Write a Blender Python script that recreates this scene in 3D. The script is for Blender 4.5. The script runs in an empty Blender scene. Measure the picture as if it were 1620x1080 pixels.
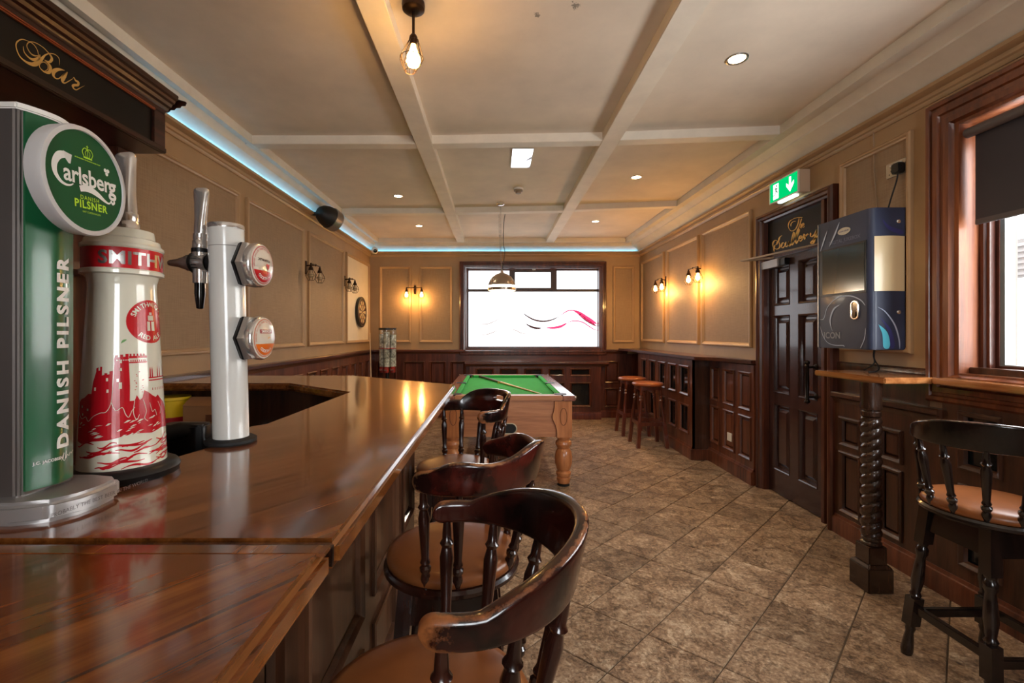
import bpy, bmesh, math, random
from math import sin, cos, pi, radians as R
from mathutils import Matrix, Vector
from mathutils.geometry import tessellate_polygon

random.seed(7)
C = bpy.context.scene.collection
SC = bpy.context.scene

def lin(*c):
    f = lambda v: v / 12.92 if v <= .04045 else ((v + .055) / 1.055) ** 2.4
    return tuple(f(v / 255) for v in c[:3]) + (1,)

# ------------------------------------------------------------------ camera, world, daylight, exposure
cam = bpy.data.objects.new('camera', bpy.data.cameras.new('camera'))
C.objects.link(cam)
cam.location = (0, 0, 1.35)
cam.rotation_euler = (R(90), 0, 0)
cam.data.sensor_width = 36
cam.data.lens = 16
cam.data.shift_x = 27 / 1620
cam.data.shift_y = -13 / 1620
cam.data.clip_start = .02
SC.camera = cam

w = bpy.data.worlds.new('overcast_sky')
SC.world = w
w.use_nodes = True
bgn = w.node_tree.nodes['Background']
bgn.inputs[0].default_value = (.93, .97, 1, 1)
bgn.inputs[1].default_value = 9.0

def area(name, loc, rot, sx, sy, power=None, color=(1, 1, 1), portal=False):
    l = bpy.data.lights.new(name, 'AREA')
    l.shape = 'RECTANGLE'; l.size = sx; l.size_y = sy
    if portal: l.cycles.is_portal = True
    else: l.energy = power; l.color = color
    o = bpy.data.objects.new(name, l); C.objects.link(o)
    o.location = loc; o.rotation_euler = rot
    return o
# sky through the side window and the unseen fill window added behind the camera
area('side_window_sky', (2.58, 1.36, 1.78), (0, R(90), 0), 1.24, 1.8, portal=True)
area('fill_window_sky', (.45, -2.48, 1.75), (R(90), 0, 0), 1.1, 1.3, portal=True)
FAR_GLOW = 1.3          # backlit frosted panes of the far window
WARM = (1, .52, .16)
def lamp(name, loc, energy, color=WARM, radius=.03, parent=None, spot=None):
    l = bpy.data.lights.new(name, 'SPOT' if spot else 'POINT')
    l.energy = energy; l.color = color; l.shadow_soft_size = radius
    if spot: l.spot_size = R(spot); l.spot_blend = .7
    o = bpy.data.objects.new(name, l); C.objects.link(o)
    if parent: o.parent = parent; o.location = Vector(loc) - wl(parent)
    else: o.location = loc
    return o
vs = SC.view_settings
vs.view_transform = 'Standard'; vs.look = 'None'; vs.gamma = 1; vs.use_curve_mapping = False
vs.exposure = 0.9
SC.cycles.max_bounces = 8
SC.cycles.sample_clamp_indirect = 6

# ------------------------------------------------------------------ mesh helpers
def wl(o):
    v = Vector((0, 0, 0))
    while o: v += o.location; o = o.parent
    return v

class MB:
    """collects shapes into one mesh; M maps local to world"""
    def __init__(s, M=None): s.v = []; s.f = []; s.mi = []; s.M = M; s.cur = 0; s.wear = None
    def add(s, vs, fs):
        o = len(s.v)
        s.v += [s.M @ Vector(p) if s.M else Vector(p) for p in vs]
        s.f += [tuple(i + o for i in f) for f in fs]
        s.mi += [s.cur] * len(fs)
        return s
    def box(s, x0, x1, y0, y1, z0, z1):
        return s.hexa([(x0,y0,z0),(x1,y0,z0),(x1,y1,z0),(x0,y1,z0),(x0,y0,z1),(x1,y0,z1),(x1,y1,z1),(x0,y1,z1)])
    def hexa(s, p):
        return s.add(p, [(3,2,1,0),(4,5,6,7),(0,1,5,4),(1,2,6,5),(2,3,7,6),(3,0,4,7)])
    def prism(s, pts, z0, z1):
        n = len(pts)
        return s.add([(x, y, z0) for x, y in pts] + [(x, y, z1) for x, y in pts],
                     [tuple(range(n - 1, -1, -1)), tuple(range(n, 2 * n))] + [(i, (i + 1) % n, n + (i + 1) % n, n + i) for i in range(n)])
    def ring(s, a0, a1, b0, b1, prof, cap=False, close=False):
        """mitred frame: prof = [(inset, depth)...] round the rectangle, in local x, y with depth along z"""
        v = []; f = []; n = len(prof)
        for i, d in prof: v += [(a0+i, b0+i, d), (a1-i, b0+i, d), (a1-i, b1-i, d), (a0+i, b1-i, d)]
        for k in range(n - 1 + (1 if close else 0)):
            for j in range(4):
                p, q = k * 4, ((k + 1) % n) * 4
                f.append((p+j, p+(j+1)%4, q+(j+1)%4, q+j))
        if cap: f.append(tuple(4*(n-1)+j for j in range(4)))
        return s.add(v, f)
    def loft(s, rings, closed=True, caps=True, loop=False):
        n = len(rings[0]); v = [p for r in rings for p in r]; f = []
        m = len(rings)
        for k in range(m if loop else m - 1):
            q = (k + 1) % m
            for j in range(n if closed else n - 1):
                f.append((k*n+j, k*n+(j+1)%n, q*n+(j+1)%n, q*n+j))
        if caps and not loop: f += [tuple(range(n-1, -1, -1)), tuple((m-1)*n+j for j in range(n))]
        return s.add(v, f)
    def lathe(s, prof, p0=(0,0,0), ax=(0,0,1), n=20, caps=True, arc=None):
        """prof = [(t along axis in metres, radius)...]"""
        Q = Vector(ax).normalized().to_track_quat('Z', 'Y').to_matrix() if tuple(ax) != (0,0,1) else Matrix.Identity(3)
        p0 = Vector(p0)
        rs = [[p0 + Q @ Vector((r*cos(2*pi*j/n), r*sin(2*pi*j/n), t)) for j in range(n)] for t, r in prof]
        return s.loft(rs, caps=caps)
    def cyl(s, p0, p1, r0, r1=None, n=14):
        d = Vector(p1) - Vector(p0)
        return s.lathe([(0, r0), (d.length, r0 if r1 is None else r1)], p0, d, n)
    def turned(s, p0, p1, prof, n=12):
        """prof = [(fraction, radius)...] between two points"""
        d = Vector(p1) - Vector(p0)
        return s.lathe([(t * d.length, r) for t, r in prof], p0, d, n)
    def tube(s, path, r, n=8, loop=False):
        P = [Vector(p) for p in path]; m = len(P); rings = []
        up = None
        for i in range(m):
            t = (P[(i+1) % m] - P[i-1]) if loop else (P[min(i+1, m-1)] - P[max(i-1, 0)])
            t.normalize()
            if up is None: up = Vector((0,0,1)) if abs(t.z) < .9 else Vector((1,0,0))
            x = up.cross(t)
            if x.length < 1e-5: x = Vector((1,0,0)).cross(t)
            x.normalize(); up = t.cross(x)
            rr = r[i] if isinstance(r, (list, tuple)) else r
            rings.append([P[i] + (x*cos(2*pi*j/n) + up*sin(2*pi*j/n))*rr for j in range(n)])
        return s.loft(rings, loop=loop)
    def sphere(s, c, r, n=12, m=8, sz=1):
        return s.lathe([(-r*sz*cos(pi*k/m), max(r*sin(pi*k/m), r*.01)) for k in range(m+1)], c, (0,0,1), n)
    def rbox(s, x0, x1, y0, y1, z0, z1, r=.01, k=3):
        pts = []
        for cx, cy, a in ((x1-r,y0+r,-90),(x1-r,y1-r,0),(x0+r,y1-r,90),(x0+r,y0+r,180)):
            for i in range(k+1):
                t = R(a + 90*i/k); pts.append((cx+r*cos(t), cy+r*sin(t)))
        return s.prism(pts, z0, z1)
    def build(s, name, mat, parent=None, bevel=0, seg=2, ang=35, world=True, recalc=True, kind=None, origin=None):
        me = bpy.data.meshes.new(name)
        off = Vector((0,0,0))
        if world:
            if parent is not None: off = wl(parent)
            else:
                xs = [p.x for p in s.v]; ys = [p.y for p in s.v]; zs = [p.z for p in s.v]
                off = Vector(origin) if origin else Vector(((min(xs)+max(xs))/2, (min(ys)+max(ys))/2, min(zs)))
        me.from_pydata([tuple(p - off) for p in s.v], [], s.f)
        mats = mat if isinstance(mat, (list, tuple)) else [mat]
        for m in mats: me.materials.append(m)
        if len(mats) > 1:
            for p, i in zip(me.polygons, s.mi): p.material_index = i
        if s.wear is not None:
            at = me.attributes.new('wear', 'FLOAT', 'POINT')
            for i, v in enumerate(s.wear): at.data[i].value = v
        if recalc or bevel:
            bm = bmesh.new(); bm.from_mesh(me)
            if recalc: bmesh.ops.recalc_face_normals(bm, faces=bm.faces)
            if bevel:
                es = [e for e in bm.edges if len(e.link_faces) == 2 and e.calc_face_angle(0) > R(30)]
                bmesh.ops.bevel(bm, geom=es, offset=bevel, segments=seg, affect='EDGES', clamp_overlap=True)
            bm.to_mesh(me); bm.free()
        if ang:
            me.polygons.foreach_set('use_smooth', [True] * len(me.polygons))
            me.set_sharp_from_angle(angle=R(ang))
        o = bpy.data.objects.new(name, me)
        C.objects.link(o)
        if parent is not None: o.parent = parent
        else: o.location = off if world else (0,0,0)
        if kind: o['kind'] = kind
        return o

def thing(name, label, cat, loc=(0,0,0), rz=0, group=None):
    o = bpy.data.objects.new(name, None); C.objects.link(o)
    o.empty_display_size = .1
    o.location = loc; o.rotation_euler = (0, 0, rz)
    return tag(o, label, cat, group)
def tag(o, label, cat, group=None):
    o['label'] = label; o['category'] = cat
    if group: o['group'] = group
    return o
def share(o, name, parent, loc=(0,0,0), rot=(0,0,0)):
    """another object with the same mesh data"""
    c = bpy.data.objects.new(name, o.data); C.objects.link(c)
    c.parent = parent; c.location = loc; c.rotation_euler = rot
    return c
def dup(o, parent=None):
    c = o.copy(); C.objects.link(c)
    if parent is not None: c.parent = parent
    for ch in list(o.children): dup(ch, c)
    return c

# wall frames: local x runs along the wall, y is height, z is the distance out of the wall
XL, XR, YF, YB, ZC = -2.02, 2.35, 7.35, -2.2, 2.845
def frame(o, u, n):
    u = Vector(u).normalized(); n = Vector(n).normalized()
    return Matrix(((u.x, 0, n.x, o[0]), (u.y, 0, n.y, o[1]), (u.z, 1, n.z, o[2]), (0, 0, 0, 1)))
FR = frame((XR,0,0), (0,1,0), (-1,0,0))
FL = frame((XL,0,0), (0,1,0), (1,0,0))
FF = frame((0,YF,0), (1,0,0), (0,-1,0))
FB = frame((0,YB,0), (1,0,0), (0,1,0))

def crom(pts, k=8):
    """Catmull-Rom through points of any dimension"""
    P = [tuple(p) for p in pts]; P = [P[0]] + P + [P[-1]]; out = []
    for i in range(1, len(P) - 2):
        for j in range(k):
            t = j / k; a, b, c, d = P[i-1], P[i], P[i+1], P[i+2]
            out.append(tuple(.5*(2*q + (r-p)*t + (2*p-5*q+4*r-s_)*t*t + (3*q-p-3*r+s_)*t**3) for p, q, r, s_ in zip(a, b, c, d)))
    out.append(P[-2])
    return out
def pen(mb, pts, w0, w1, slant=(.35, 1), k=8, taper=True, d=0, fn=None, mirror=False):
    """flat calligraphic stroke in the local x-y plane: broad on down strokes, thin elsewhere"""
    Q = crom(pts, k); n = len(Q); sl = Vector(slant).normalized(); vs_ = []
    if mirror: sl.x = -sl.x
    for i in range(n):
        t = Vector((Q[min(i+1, n-1)][0] - Q[max(i-1, 0)][0], Q[min(i+1, n-1)][1] - Q[max(i-1, 0)][1]))
        if t.length < 1e-9: t = Vector((1, 0))
        t.normalize()
        ww = w0 + (w1 - w0) * abs(t.dot(sl)) ** 3
        if len(Q[0]) > 2: ww = Q[i][2]
        if taper: ww *= min(1, .35 + .65 * min(i, n-1-i) / (n * .12 + .01))
        nx, ny = -t.y * ww / 2, t.x * ww / 2
        for sg in (1, -1):
            p = (Q[i][0] + sg*nx, Q[i][1] + sg*ny)
            vs_.append(fn(*p) if fn else (p[0], p[1], d))
    mb.add(vs_, [(2*i, 2*i+1, 2*i+3, 2*i+2) for i in range(n-1)])
    return mb
def text_geo(txt, size, bold=0, shear=0, spacing=1, align='CENTER'):
    cu = bpy.data.curves.new('lettering', 'FONT')
    cu.body = txt; cu.size = size; cu.align_x = align; cu.align_y = 'CENTER'
    cu.offset = bold; cu.shear = shear; cu.space_character = spacing; cu.resolution_u = 3
    ob = bpy.data.objects.new('lettering', cu)
    me = bpy.data.meshes.new_from_object(ob)
    v = [tuple(p.co) for p in me.vertices]; f = [tuple(p.vertices) for p in me.polygons]
    bpy.data.objects.remove(ob); bpy.data.curves.remove(cu); bpy.data.meshes.remove(me)
    return v, f
def text_on(mb, txt, size, x=0, y=0, d=0, rot=0, sx=1, **k):
    v, f = text_geo(txt, size, **k)
    c, s_ = cos(rot), sin(rot)
    mb.add([(x + (a*sx)*c - b*s_, y + (a*sx)*s_ + b*c, d) for a, b, _ in v], f)
    return mb
def wrap(mb, v2, faces, fn, du, lo, hi, k=1, dv=0):
    """cut flat faces into strips along x and map them with fn(x, y) onto a curved surface"""
    def clip(P, c, keep):
        out = []
        for i in range(len(P)):
            p, q = P[i-1], P[i]; dp, dq = (p[0]-c)*keep, (q[0]-c)*keep
            if (dp < 0) != (dq < 0):
                t = dp / (dp - dq); out.append((c, p[1] + (q[1]-p[1])*t))
            if dq >= 0: out.append(q)
        return out
    for f in faces:
        P = [Vector((v2[i][0]*k, v2[i][1], 0)) for i in f]
        tris = [(0, 1, 2)] if len(P) == 3 else tessellate_polygon([P])
        for t in tris:
            T = [(P[i].x/k, P[i].y) for i in t]
            x0, x1 = min(p[0] for p in T), max(p[0] for p in T)
            n0 = math.floor((x0-lo)/du); n1 = math.floor((x1-lo)/du)
            for n in range(n0, n1+1):
                Q = clip(clip(T, lo + n*du, 1), lo + (n+1)*du, -1)
                if len(Q) < 3: continue
                if not dv: mb.add([fn(*q) for q in Q], [tuple(range(len(Q)))]); continue
                ys = [q[1] for q in Q]
                for m in range(math.floor(min(ys)/dv), math.floor(max(ys)/dv) + 1):
                    S = [(q[1], q[0]) for q in Q]; S = clip(clip(S, m*dv, 1), (m+1)*dv, -1)
                    if len(S) > 2: mb.add([fn(q[1], q[0]) for q in S], [tuple(range(len(S)))])
    return mb

# ------------------------------------------------------------------ materials
def newmat(name, rough=.5, metal=0, color=(.5,.5,.5,1), coat=0, spec=.5):
    m = bpy.data.materials.new(name); m.use_nodes = True
    b = m.node_tree.nodes['Principled BSDF']
    b.inputs['Base Color'].default_value = color; b.inputs['Roughness'].default_value = rough
    b.inputs['Metallic'].default_value = metal; b.inputs['Coat Weight'].default_value = coat
    b.inputs['Coat Roughness'].default_value = .08
    b.inputs['Specular IOR Level'].default_value = spec
    return m, m.node_tree, b
def node(nt, t, **k):
    n = nt.nodes.new(t)
    for a, v in k.items():
        if a in n.inputs.keys(): n.inputs[a].default_value = v
        else: setattr(n, a, v)
    return n
def ramp(nt, fac, stops):
    r = nt.nodes.new('ShaderNodeValToRGB'); e = r.color_ramp.elements
    while len(e) < len(stops): e.new(.5)
    for i, (p, c) in enumerate(stops): e[i].position = p; e[i].color = c
    nt.links.new(fac, r.inputs[0]); return r
def bump(nt, b, h, strength=.2, dist=.01):
    n = node(nt, 'ShaderNodeBump', Strength=strength, Distance=dist)
    nt.links.new(h, n.inputs['Height']); nt.links.new(n.outputs[0], b.inputs['Normal']); return n
def coords(nt, kind='Object', scale=(1,1,1), rot=(0,0,0)):
    if kind == 'World': src = nt.nodes.new('ShaderNodeNewGeometry').outputs['Position']
    else: src = nt.nodes.new('ShaderNodeTexCoord').outputs[kind]
    mp = nt.nodes.new('ShaderNodeMapping'); mp.vector_type = 'TEXTURE' if False else 'POINT'
    mp.inputs['Scale'].default_value = scale; mp.inputs['Rotation'].default_value = rot
    nt.links.new(src, mp.inputs[0]); return mp.outputs[0]

def wood(name, dark, mid, light, grain='z', rough=.35, coat=.2, freq=1, rz=0, kind='World', bmp=.08, streak=1.0, pores=0):
    m, nt, b = newmat(name, rough, coat=coat)
    s = {'x': (.7, 9, 9), 'y': (9, .7, 9), 'z': (9, 9, .7)}[grain]
    vec = coords(nt, kind, tuple(q * freq for q in s)) if not rz else None
    if rz:
        r0 = coords(nt, kind, (1,1,1), (0,0,rz))
        mp = nt.nodes.new('ShaderNodeMapping'); mp.inputs['Scale'].default_value = tuple(q*freq for q in s)
        nt.links.new(r0, mp.inputs[0]); vec = mp.outputs[0]
    n1 = node(nt, 'ShaderNodeTexNoise', Scale=1.3, Detail=5, Roughness=.6, Distortion=.7)
    n2 = node(nt, 'ShaderNodeTexNoise', Scale=7, Detail=4, Roughness=.7, Distortion=.2)
    nt.links.new(vec, n1.inputs[0]); nt.links.new(vec, n2.inputs[0])
    mx = node(nt, 'ShaderNodeMath', operation='MULTIPLY_ADD'); mx.inputs[1].default_value = .45 * streak
    nt.links.new(n2.outputs[0], mx.inputs[0]); 
    sub = node(nt, 'ShaderNodeMath', operation='SUBTRACT'); sub.inputs[1].default_value = .22 * streak
    nt.links.new(n1.outputs[0], sub.inputs[0]); nt.links.new(sub.outputs[0], mx.inputs[2])
    r = ramp(nt, mx.outputs[0], [(.28, lin(*dark)), (.5, lin(*mid)), (.72, lin(*light))])
    out = r.outputs[0]
    if pores:           # dark open-grain lines
        p2 = nt.nodes.new('ShaderNodeMapping'); p2.inputs['Scale'].default_value = tuple((14 if q < 1 else 12) * (q if q < 1 else 1) / (9 if q < 1 else 1) * (1 if q < 1 else 7) for q in s)
        nt.links.new(r0 if rz else coords(nt, kind), p2.inputs[0])
        n3 = node(nt, 'ShaderNodeTexNoise', Scale=1, Detail=3, Roughness=.6, Distortion=.25); nt.links.new(p2.outputs[0], n3.inputs[0])
        pr = ramp(nt, n3.outputs[0], [(.33, (1-pores, 1-pores, 1-pores, 1)), (.40, (1,1,1,1))])
        mm = node(nt, 'ShaderNodeMix', data_type='RGBA', blend_type='MULTIPLY'); mm.inputs[0].default_value = 1
        nt.links.new(out, mm.inputs[6]); nt.links.new(pr.outputs[0], mm.inputs[7]); out = mm.outputs[2]
    nt.links.new(out, b.inputs['Base Color'])
    if bmp: bump(nt, b, n2.outputs[0], bmp, .002)
    return m
def plain(name, rgb, rough=.5, metal=0, coat=0, noise=0, nscale=6, bmp=0, bscale=60, spec=.5):
    m, nt, b = newmat(name, rough, metal, lin(*rgb), coat, spec)
    if noise:
        n = node(nt, 'ShaderNodeTexNoise', Scale=nscale, Detail=5, Roughness=.6)
        nt.links.new(coords(nt, 'World'), n.inputs[0])
        lo = tuple(max(0, v * (1 - noise)) for v in rgb); hi = tuple(min(255, v * (1 + noise)) for v in rgb)
        r = ramp(nt, n.outputs[0], [(.3, lin(*lo)), (.7, lin(*hi))]); nt.links.new(r.outputs[0], b.inputs['Base Color'])
    if bmp:
        n = node(nt, 'ShaderNodeTexNoise', Scale=bscale, Detail=4)
        nt.links.new(coords(nt, 'World'), n.inputs[0]); bump(nt, b, n.outputs[0], bmp, .004)
    return m
def emit(name, rgb, strength):
    m = bpy.data.materials.new(name); m.use_nodes = True; nt = m.node_tree
    nt.nodes.remove(nt.nodes['Principled BSDF'])
    e = node(nt, 'ShaderNodeEmission', Color=lin(*rgb), Strength=strength)
    nt.links.new(e.outputs[0], nt.nodes['Material Output'].inputs[0]); return m
def clear(name, tint=(1,1,1,1), gloss=.08):
    m = bpy.data.materials.new(name); m.use_nodes = True; nt = m.node_tree
    nt.nodes.remove(nt.nodes['Principled BSDF'])
    t = node(nt, 'ShaderNodeBsdfTransparent', Color=tint); g = node(nt, 'ShaderNodeBsdfGlossy', Roughness=.02)
    lw = node(nt, 'ShaderNodeLayerWeight', Blend=.5); pw = node(nt, 'ShaderNodeMath', operation='POWER'); pw.inputs[1].default_value = 5
    nt.links.new(lw.outputs['Facing'], pw.inputs[0]); f = node(nt, 'ShaderNodeMath', operation='MULTIPLY_ADD'); f.inputs[1].default_value = .6; f.inputs[2].default_value = .04
    nt.links.new(pw.outputs[0], f.inputs[0]); x = node(nt, 'ShaderNodeMixShader')
    nt.links.new(f.outputs[0], x.inputs[0]); nt.links.new(t.outputs[0], x.inputs[1]); nt.links.new(g.outputs[0], x.inputs[2])
    nt.links.new(x.outputs[0], nt.nodes['Material Output'].inputs[0]); return m

mTRIM = wood('mahogany_trim', (44,20,13), (78,38,25), (108,58,40), 'z', .3, .4)
mTRIMH = wood('mahogany_trim_level', (44,20,13), (78,38,25), (108,58,40), 'y', .3, .4)
mTRIMX = wood('mahogany_trim_across', (44,20,13), (78,38,25), (108,58,40), 'x', .3, .4)
mWAIN = wood('wainscot_wood', (60,31,20), (98,53,34), (126,74,48), 'z', .32, .35)
mWAIND = wood('dark_wainscot_wood', (42,25,17), (70,42,28), (94,58,40), 'z', .32, .35)
mOAK = wood('honey_oak', (104,58,26), (146,88,42), (178,116,62), 'z', .35, .3)
mSHELF = wood('varnished_shelf', (112,62,30), (160,100,54), (190,130,78), 'y', .18, .8)
mBAR = wood('bar_top_varnish', (72,34,12), (120,64,26), (152,90,40), 'y', .15, .6, freq=1.6, rz=R(37), bmp=.04, streak=.8, pores=.6)
mBARE = wood('bar_edge_varnish', (70,36,14), (120,68,28), (158,98,46), 'y', .16, .6, freq=1.2, bmp=.05)
mFASC = wood('bar_front_wood', (42,23,13), (70,41,25), (98,62,40), 'z', .28, .5)
mCANOPY = wood('canopy_wood', (26,10,6), (46,19,11), (70,32,18), 'y', .3, .4)
mCANV = wood('back_bar_wood', (40,16,9), (68,30,16), (98,48,26), 'z', .35, .3)
mDOOR = wood('dark_door_wood', (40,24,24), (58,36,36), (76,50,48), 'z', .26, .5)
mPOST = wood('dark_post_wood', (30,18,12), (50,31,21), (72,46,32), 'z', .25, .6)
mBLACKW = wood('black_stained_wood', (14,9,8), (24,15,12), (40,24,18), 'z', .22, .6)
mSTOOLW = wood('dark_stool_wood', (20,9,7), (42,18,13), (70,34,22), 'z', .22, .6)
mREDST = wood('red_brown_stool_wood', (60,24,15), (94,42,26), (122,62,38), 'z', .28, .5)
mPOOL = wood('pool_table_wood', (150,94,62), (186,124,84), (206,146,104), 'x', .4, .15, freq=.8)
mPOOLY = wood('pool_table_side_wood', (134,80,52), (168,106,72), (190,128,90), 'y', .4, .15, freq=.8)
mPOOLZ = wood('pool_leg_wood', (158,96,56), (194,124,76), (212,146,94), 'z', .3, .3, freq=.8)
mRAIL = wood('pool_rail_wood', (120,72,60), (158,102,86), (178,124,104), 'y', .18, .7, freq=.8)
mCUE = wood('pale_cue_wood', (196,160,110), (214,180,130), (228,198,152), 'x', .3, .3, freq=.6)

mPLASTER = plain('ceiling_paint', (226,210,190), .7, noise=.05, nscale=2, bmp=.12, bscale=9)
def soot_marks(m):
    nt = m.node_tree; b = nt.nodes['Principled BSDF']; src = b.inputs['Base Color'].links[0].from_socket
    geo = nt.nodes.new('ShaderNodeNewGeometry'); n = node(nt, 'ShaderNodeTexNoise', Scale=55, Detail=5, Roughness=.7); nt.links.new(geo.outputs['Position'], n.inputs[0])
    for x, y, r in ((.20, 2.14, .035), (.365, 2.075, .05)):
        d = node(nt, 'ShaderNodeVectorMath', operation='DISTANCE'); d.inputs[1].default_value = (x, y, ZC_); nt.links.new(geo.outputs['Position'], d.inputs[0])
        f = node(nt, 'ShaderNodeMapRange'); f.inputs[1].default_value = 0; f.inputs[2].default_value = r; f.inputs[3].default_value = .62; f.inputs[4].default_value = .2; nt.links.new(d.outputs['Value'], f.inputs[0])
        g = node(nt, 'ShaderNodeMath', operation='LESS_THAN'); nt.links.new(n.outputs[0], g.inputs[0]); nt.links.new(f.outputs[0], g.inputs[1])
        k = node(nt, 'ShaderNodeMath', operation='MULTIPLY'); k.inputs[1].default_value = .7; nt.links.new(g.outputs[0], k.inputs[0])
        x_ = node(nt, 'ShaderNodeMix', data_type='RGBA'); nt.links.new(k.outputs[0], x_.inputs[0]); nt.links.new(src, x_.inputs[6]); x_.inputs[7].default_value = lin(84,74,64); src = x_.outputs[2]
    nt.links.new(src, b.inputs['Base Color'])
ZC_ = 2.845
soot_marks(mPLASTER)
mBEAM = plain('beam_paint', (232,220,202), .55, noise=.03)
mCOVE = plain('cove_paint', (222,213,196), .5, noise=.03)
mWALL = plain('tan_wall_paint', (170,138,100), .5, noise=.04, nscale=3)
mMOULD = plain('tan_moulding_paint', (178,144,106), .38, noise=.03)
mCHROME = plain('chrome', (226,222,218), .2, .82)
mSTEEL = plain('brushed_steel', (176,172,168), .3, 1, noise=.06, nscale=40)
mSILVER = plain('silver_plastic', (172,168,166), .35, .6)
mBLACK = plain('black_plastic', (16,16,18), .35)
mBLACKG = plain('black_gloss', (9,9,11), .12, coat=.6)
mRUBBER = plain('black_rubber', (20,20,21), .7)
mIRON = plain('dark_bronze_metal', (58,40,28), .4, .8, noise=.15, nscale=30)
mWHITEP = plain('white_plastic', (228,224,216), .4)
mCREAM = plain('cream_ceramic', (226,220,200), .12, coat=.5)
mWHITEC = plain('white_enamel', (224,222,216), .16, coat=.4)
mGREEN = plain('green_cloth', (34,150,62), .9, noise=.05, nscale=20, bmp=.1, bscale=300)
mTAN = plain('tan_vinyl', (138,80,40), .34, noise=.06, nscale=9, bmp=.08, bscale=40)
mGOLD = plain('gold_leaf', (206,164,92), .4, .3)
mGOLDB = plain('bright_gold_leaf', (232,190,104), .4, .3)
mRED = plain('signal_red', (196,28,36), .25)
mREDP = plain('red_print', (188,22,34), .2)
mWHITE = plain('white_print', (236,234,228), .4)
mBOARDB = plain('black_sign_board', (12,11,11), .4, spec=.3)
mDGLASS = plain('dark_panel_glass', (20,24,26), .1, coat=.5)
mWHITEB = plain('white_board', (226,214,190), .5, noise=.02)
def m_wallpaper():
    m, nt, b = newmat('grasscloth_wallpaper', .62)
    a = node(nt, 'ShaderNodeTexNoise', Scale=1, Detail=4); nt.links.new(coords(nt, 'World', (9, 9, 160)), a.inputs[0])
    v = node(nt, 'ShaderNodeTexNoise', Scale=1, Detail=3); nt.links.new(coords(nt, 'World', (130, 130, 8)), v.inputs[0])
    p = node(nt, 'ShaderNodeTexNoise', Scale=2.2, Detail=4); nt.links.new(coords(nt, 'World'), p.inputs[0])
    ad = node(nt, 'ShaderNodeMath', operation='ADD'); nt.links.new(a.outputs[0], ad.inputs[0]); nt.links.new(v.outputs[0], ad.inputs[1])
    m2 = node(nt, 'ShaderNodeMath', operation='MULTIPLY_ADD'); nt.links.new(ad.outputs[0], m2.inputs[0]); m2.inputs[1].default_value = .42
    sc = node(nt, 'ShaderNodeMath', operation='MULTIPLY'); sc.inputs[1].default_value = .22; nt.links.new(p.outputs[0], sc.inputs[0]); nt.links.new(sc.outputs[0], m2.inputs[2])
    r = ramp(nt, m2.outputs[0], [(.35, lin(140,113,84)), (.55, lin(155,127,96)), (.75, lin(168,140,108))])
    nt.links.new(r.outputs[0], b.inputs['Base Color']); bump(nt, b, ad.outputs[0], .12, .003); return m
mPAPER = m_wallpaper()
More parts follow.
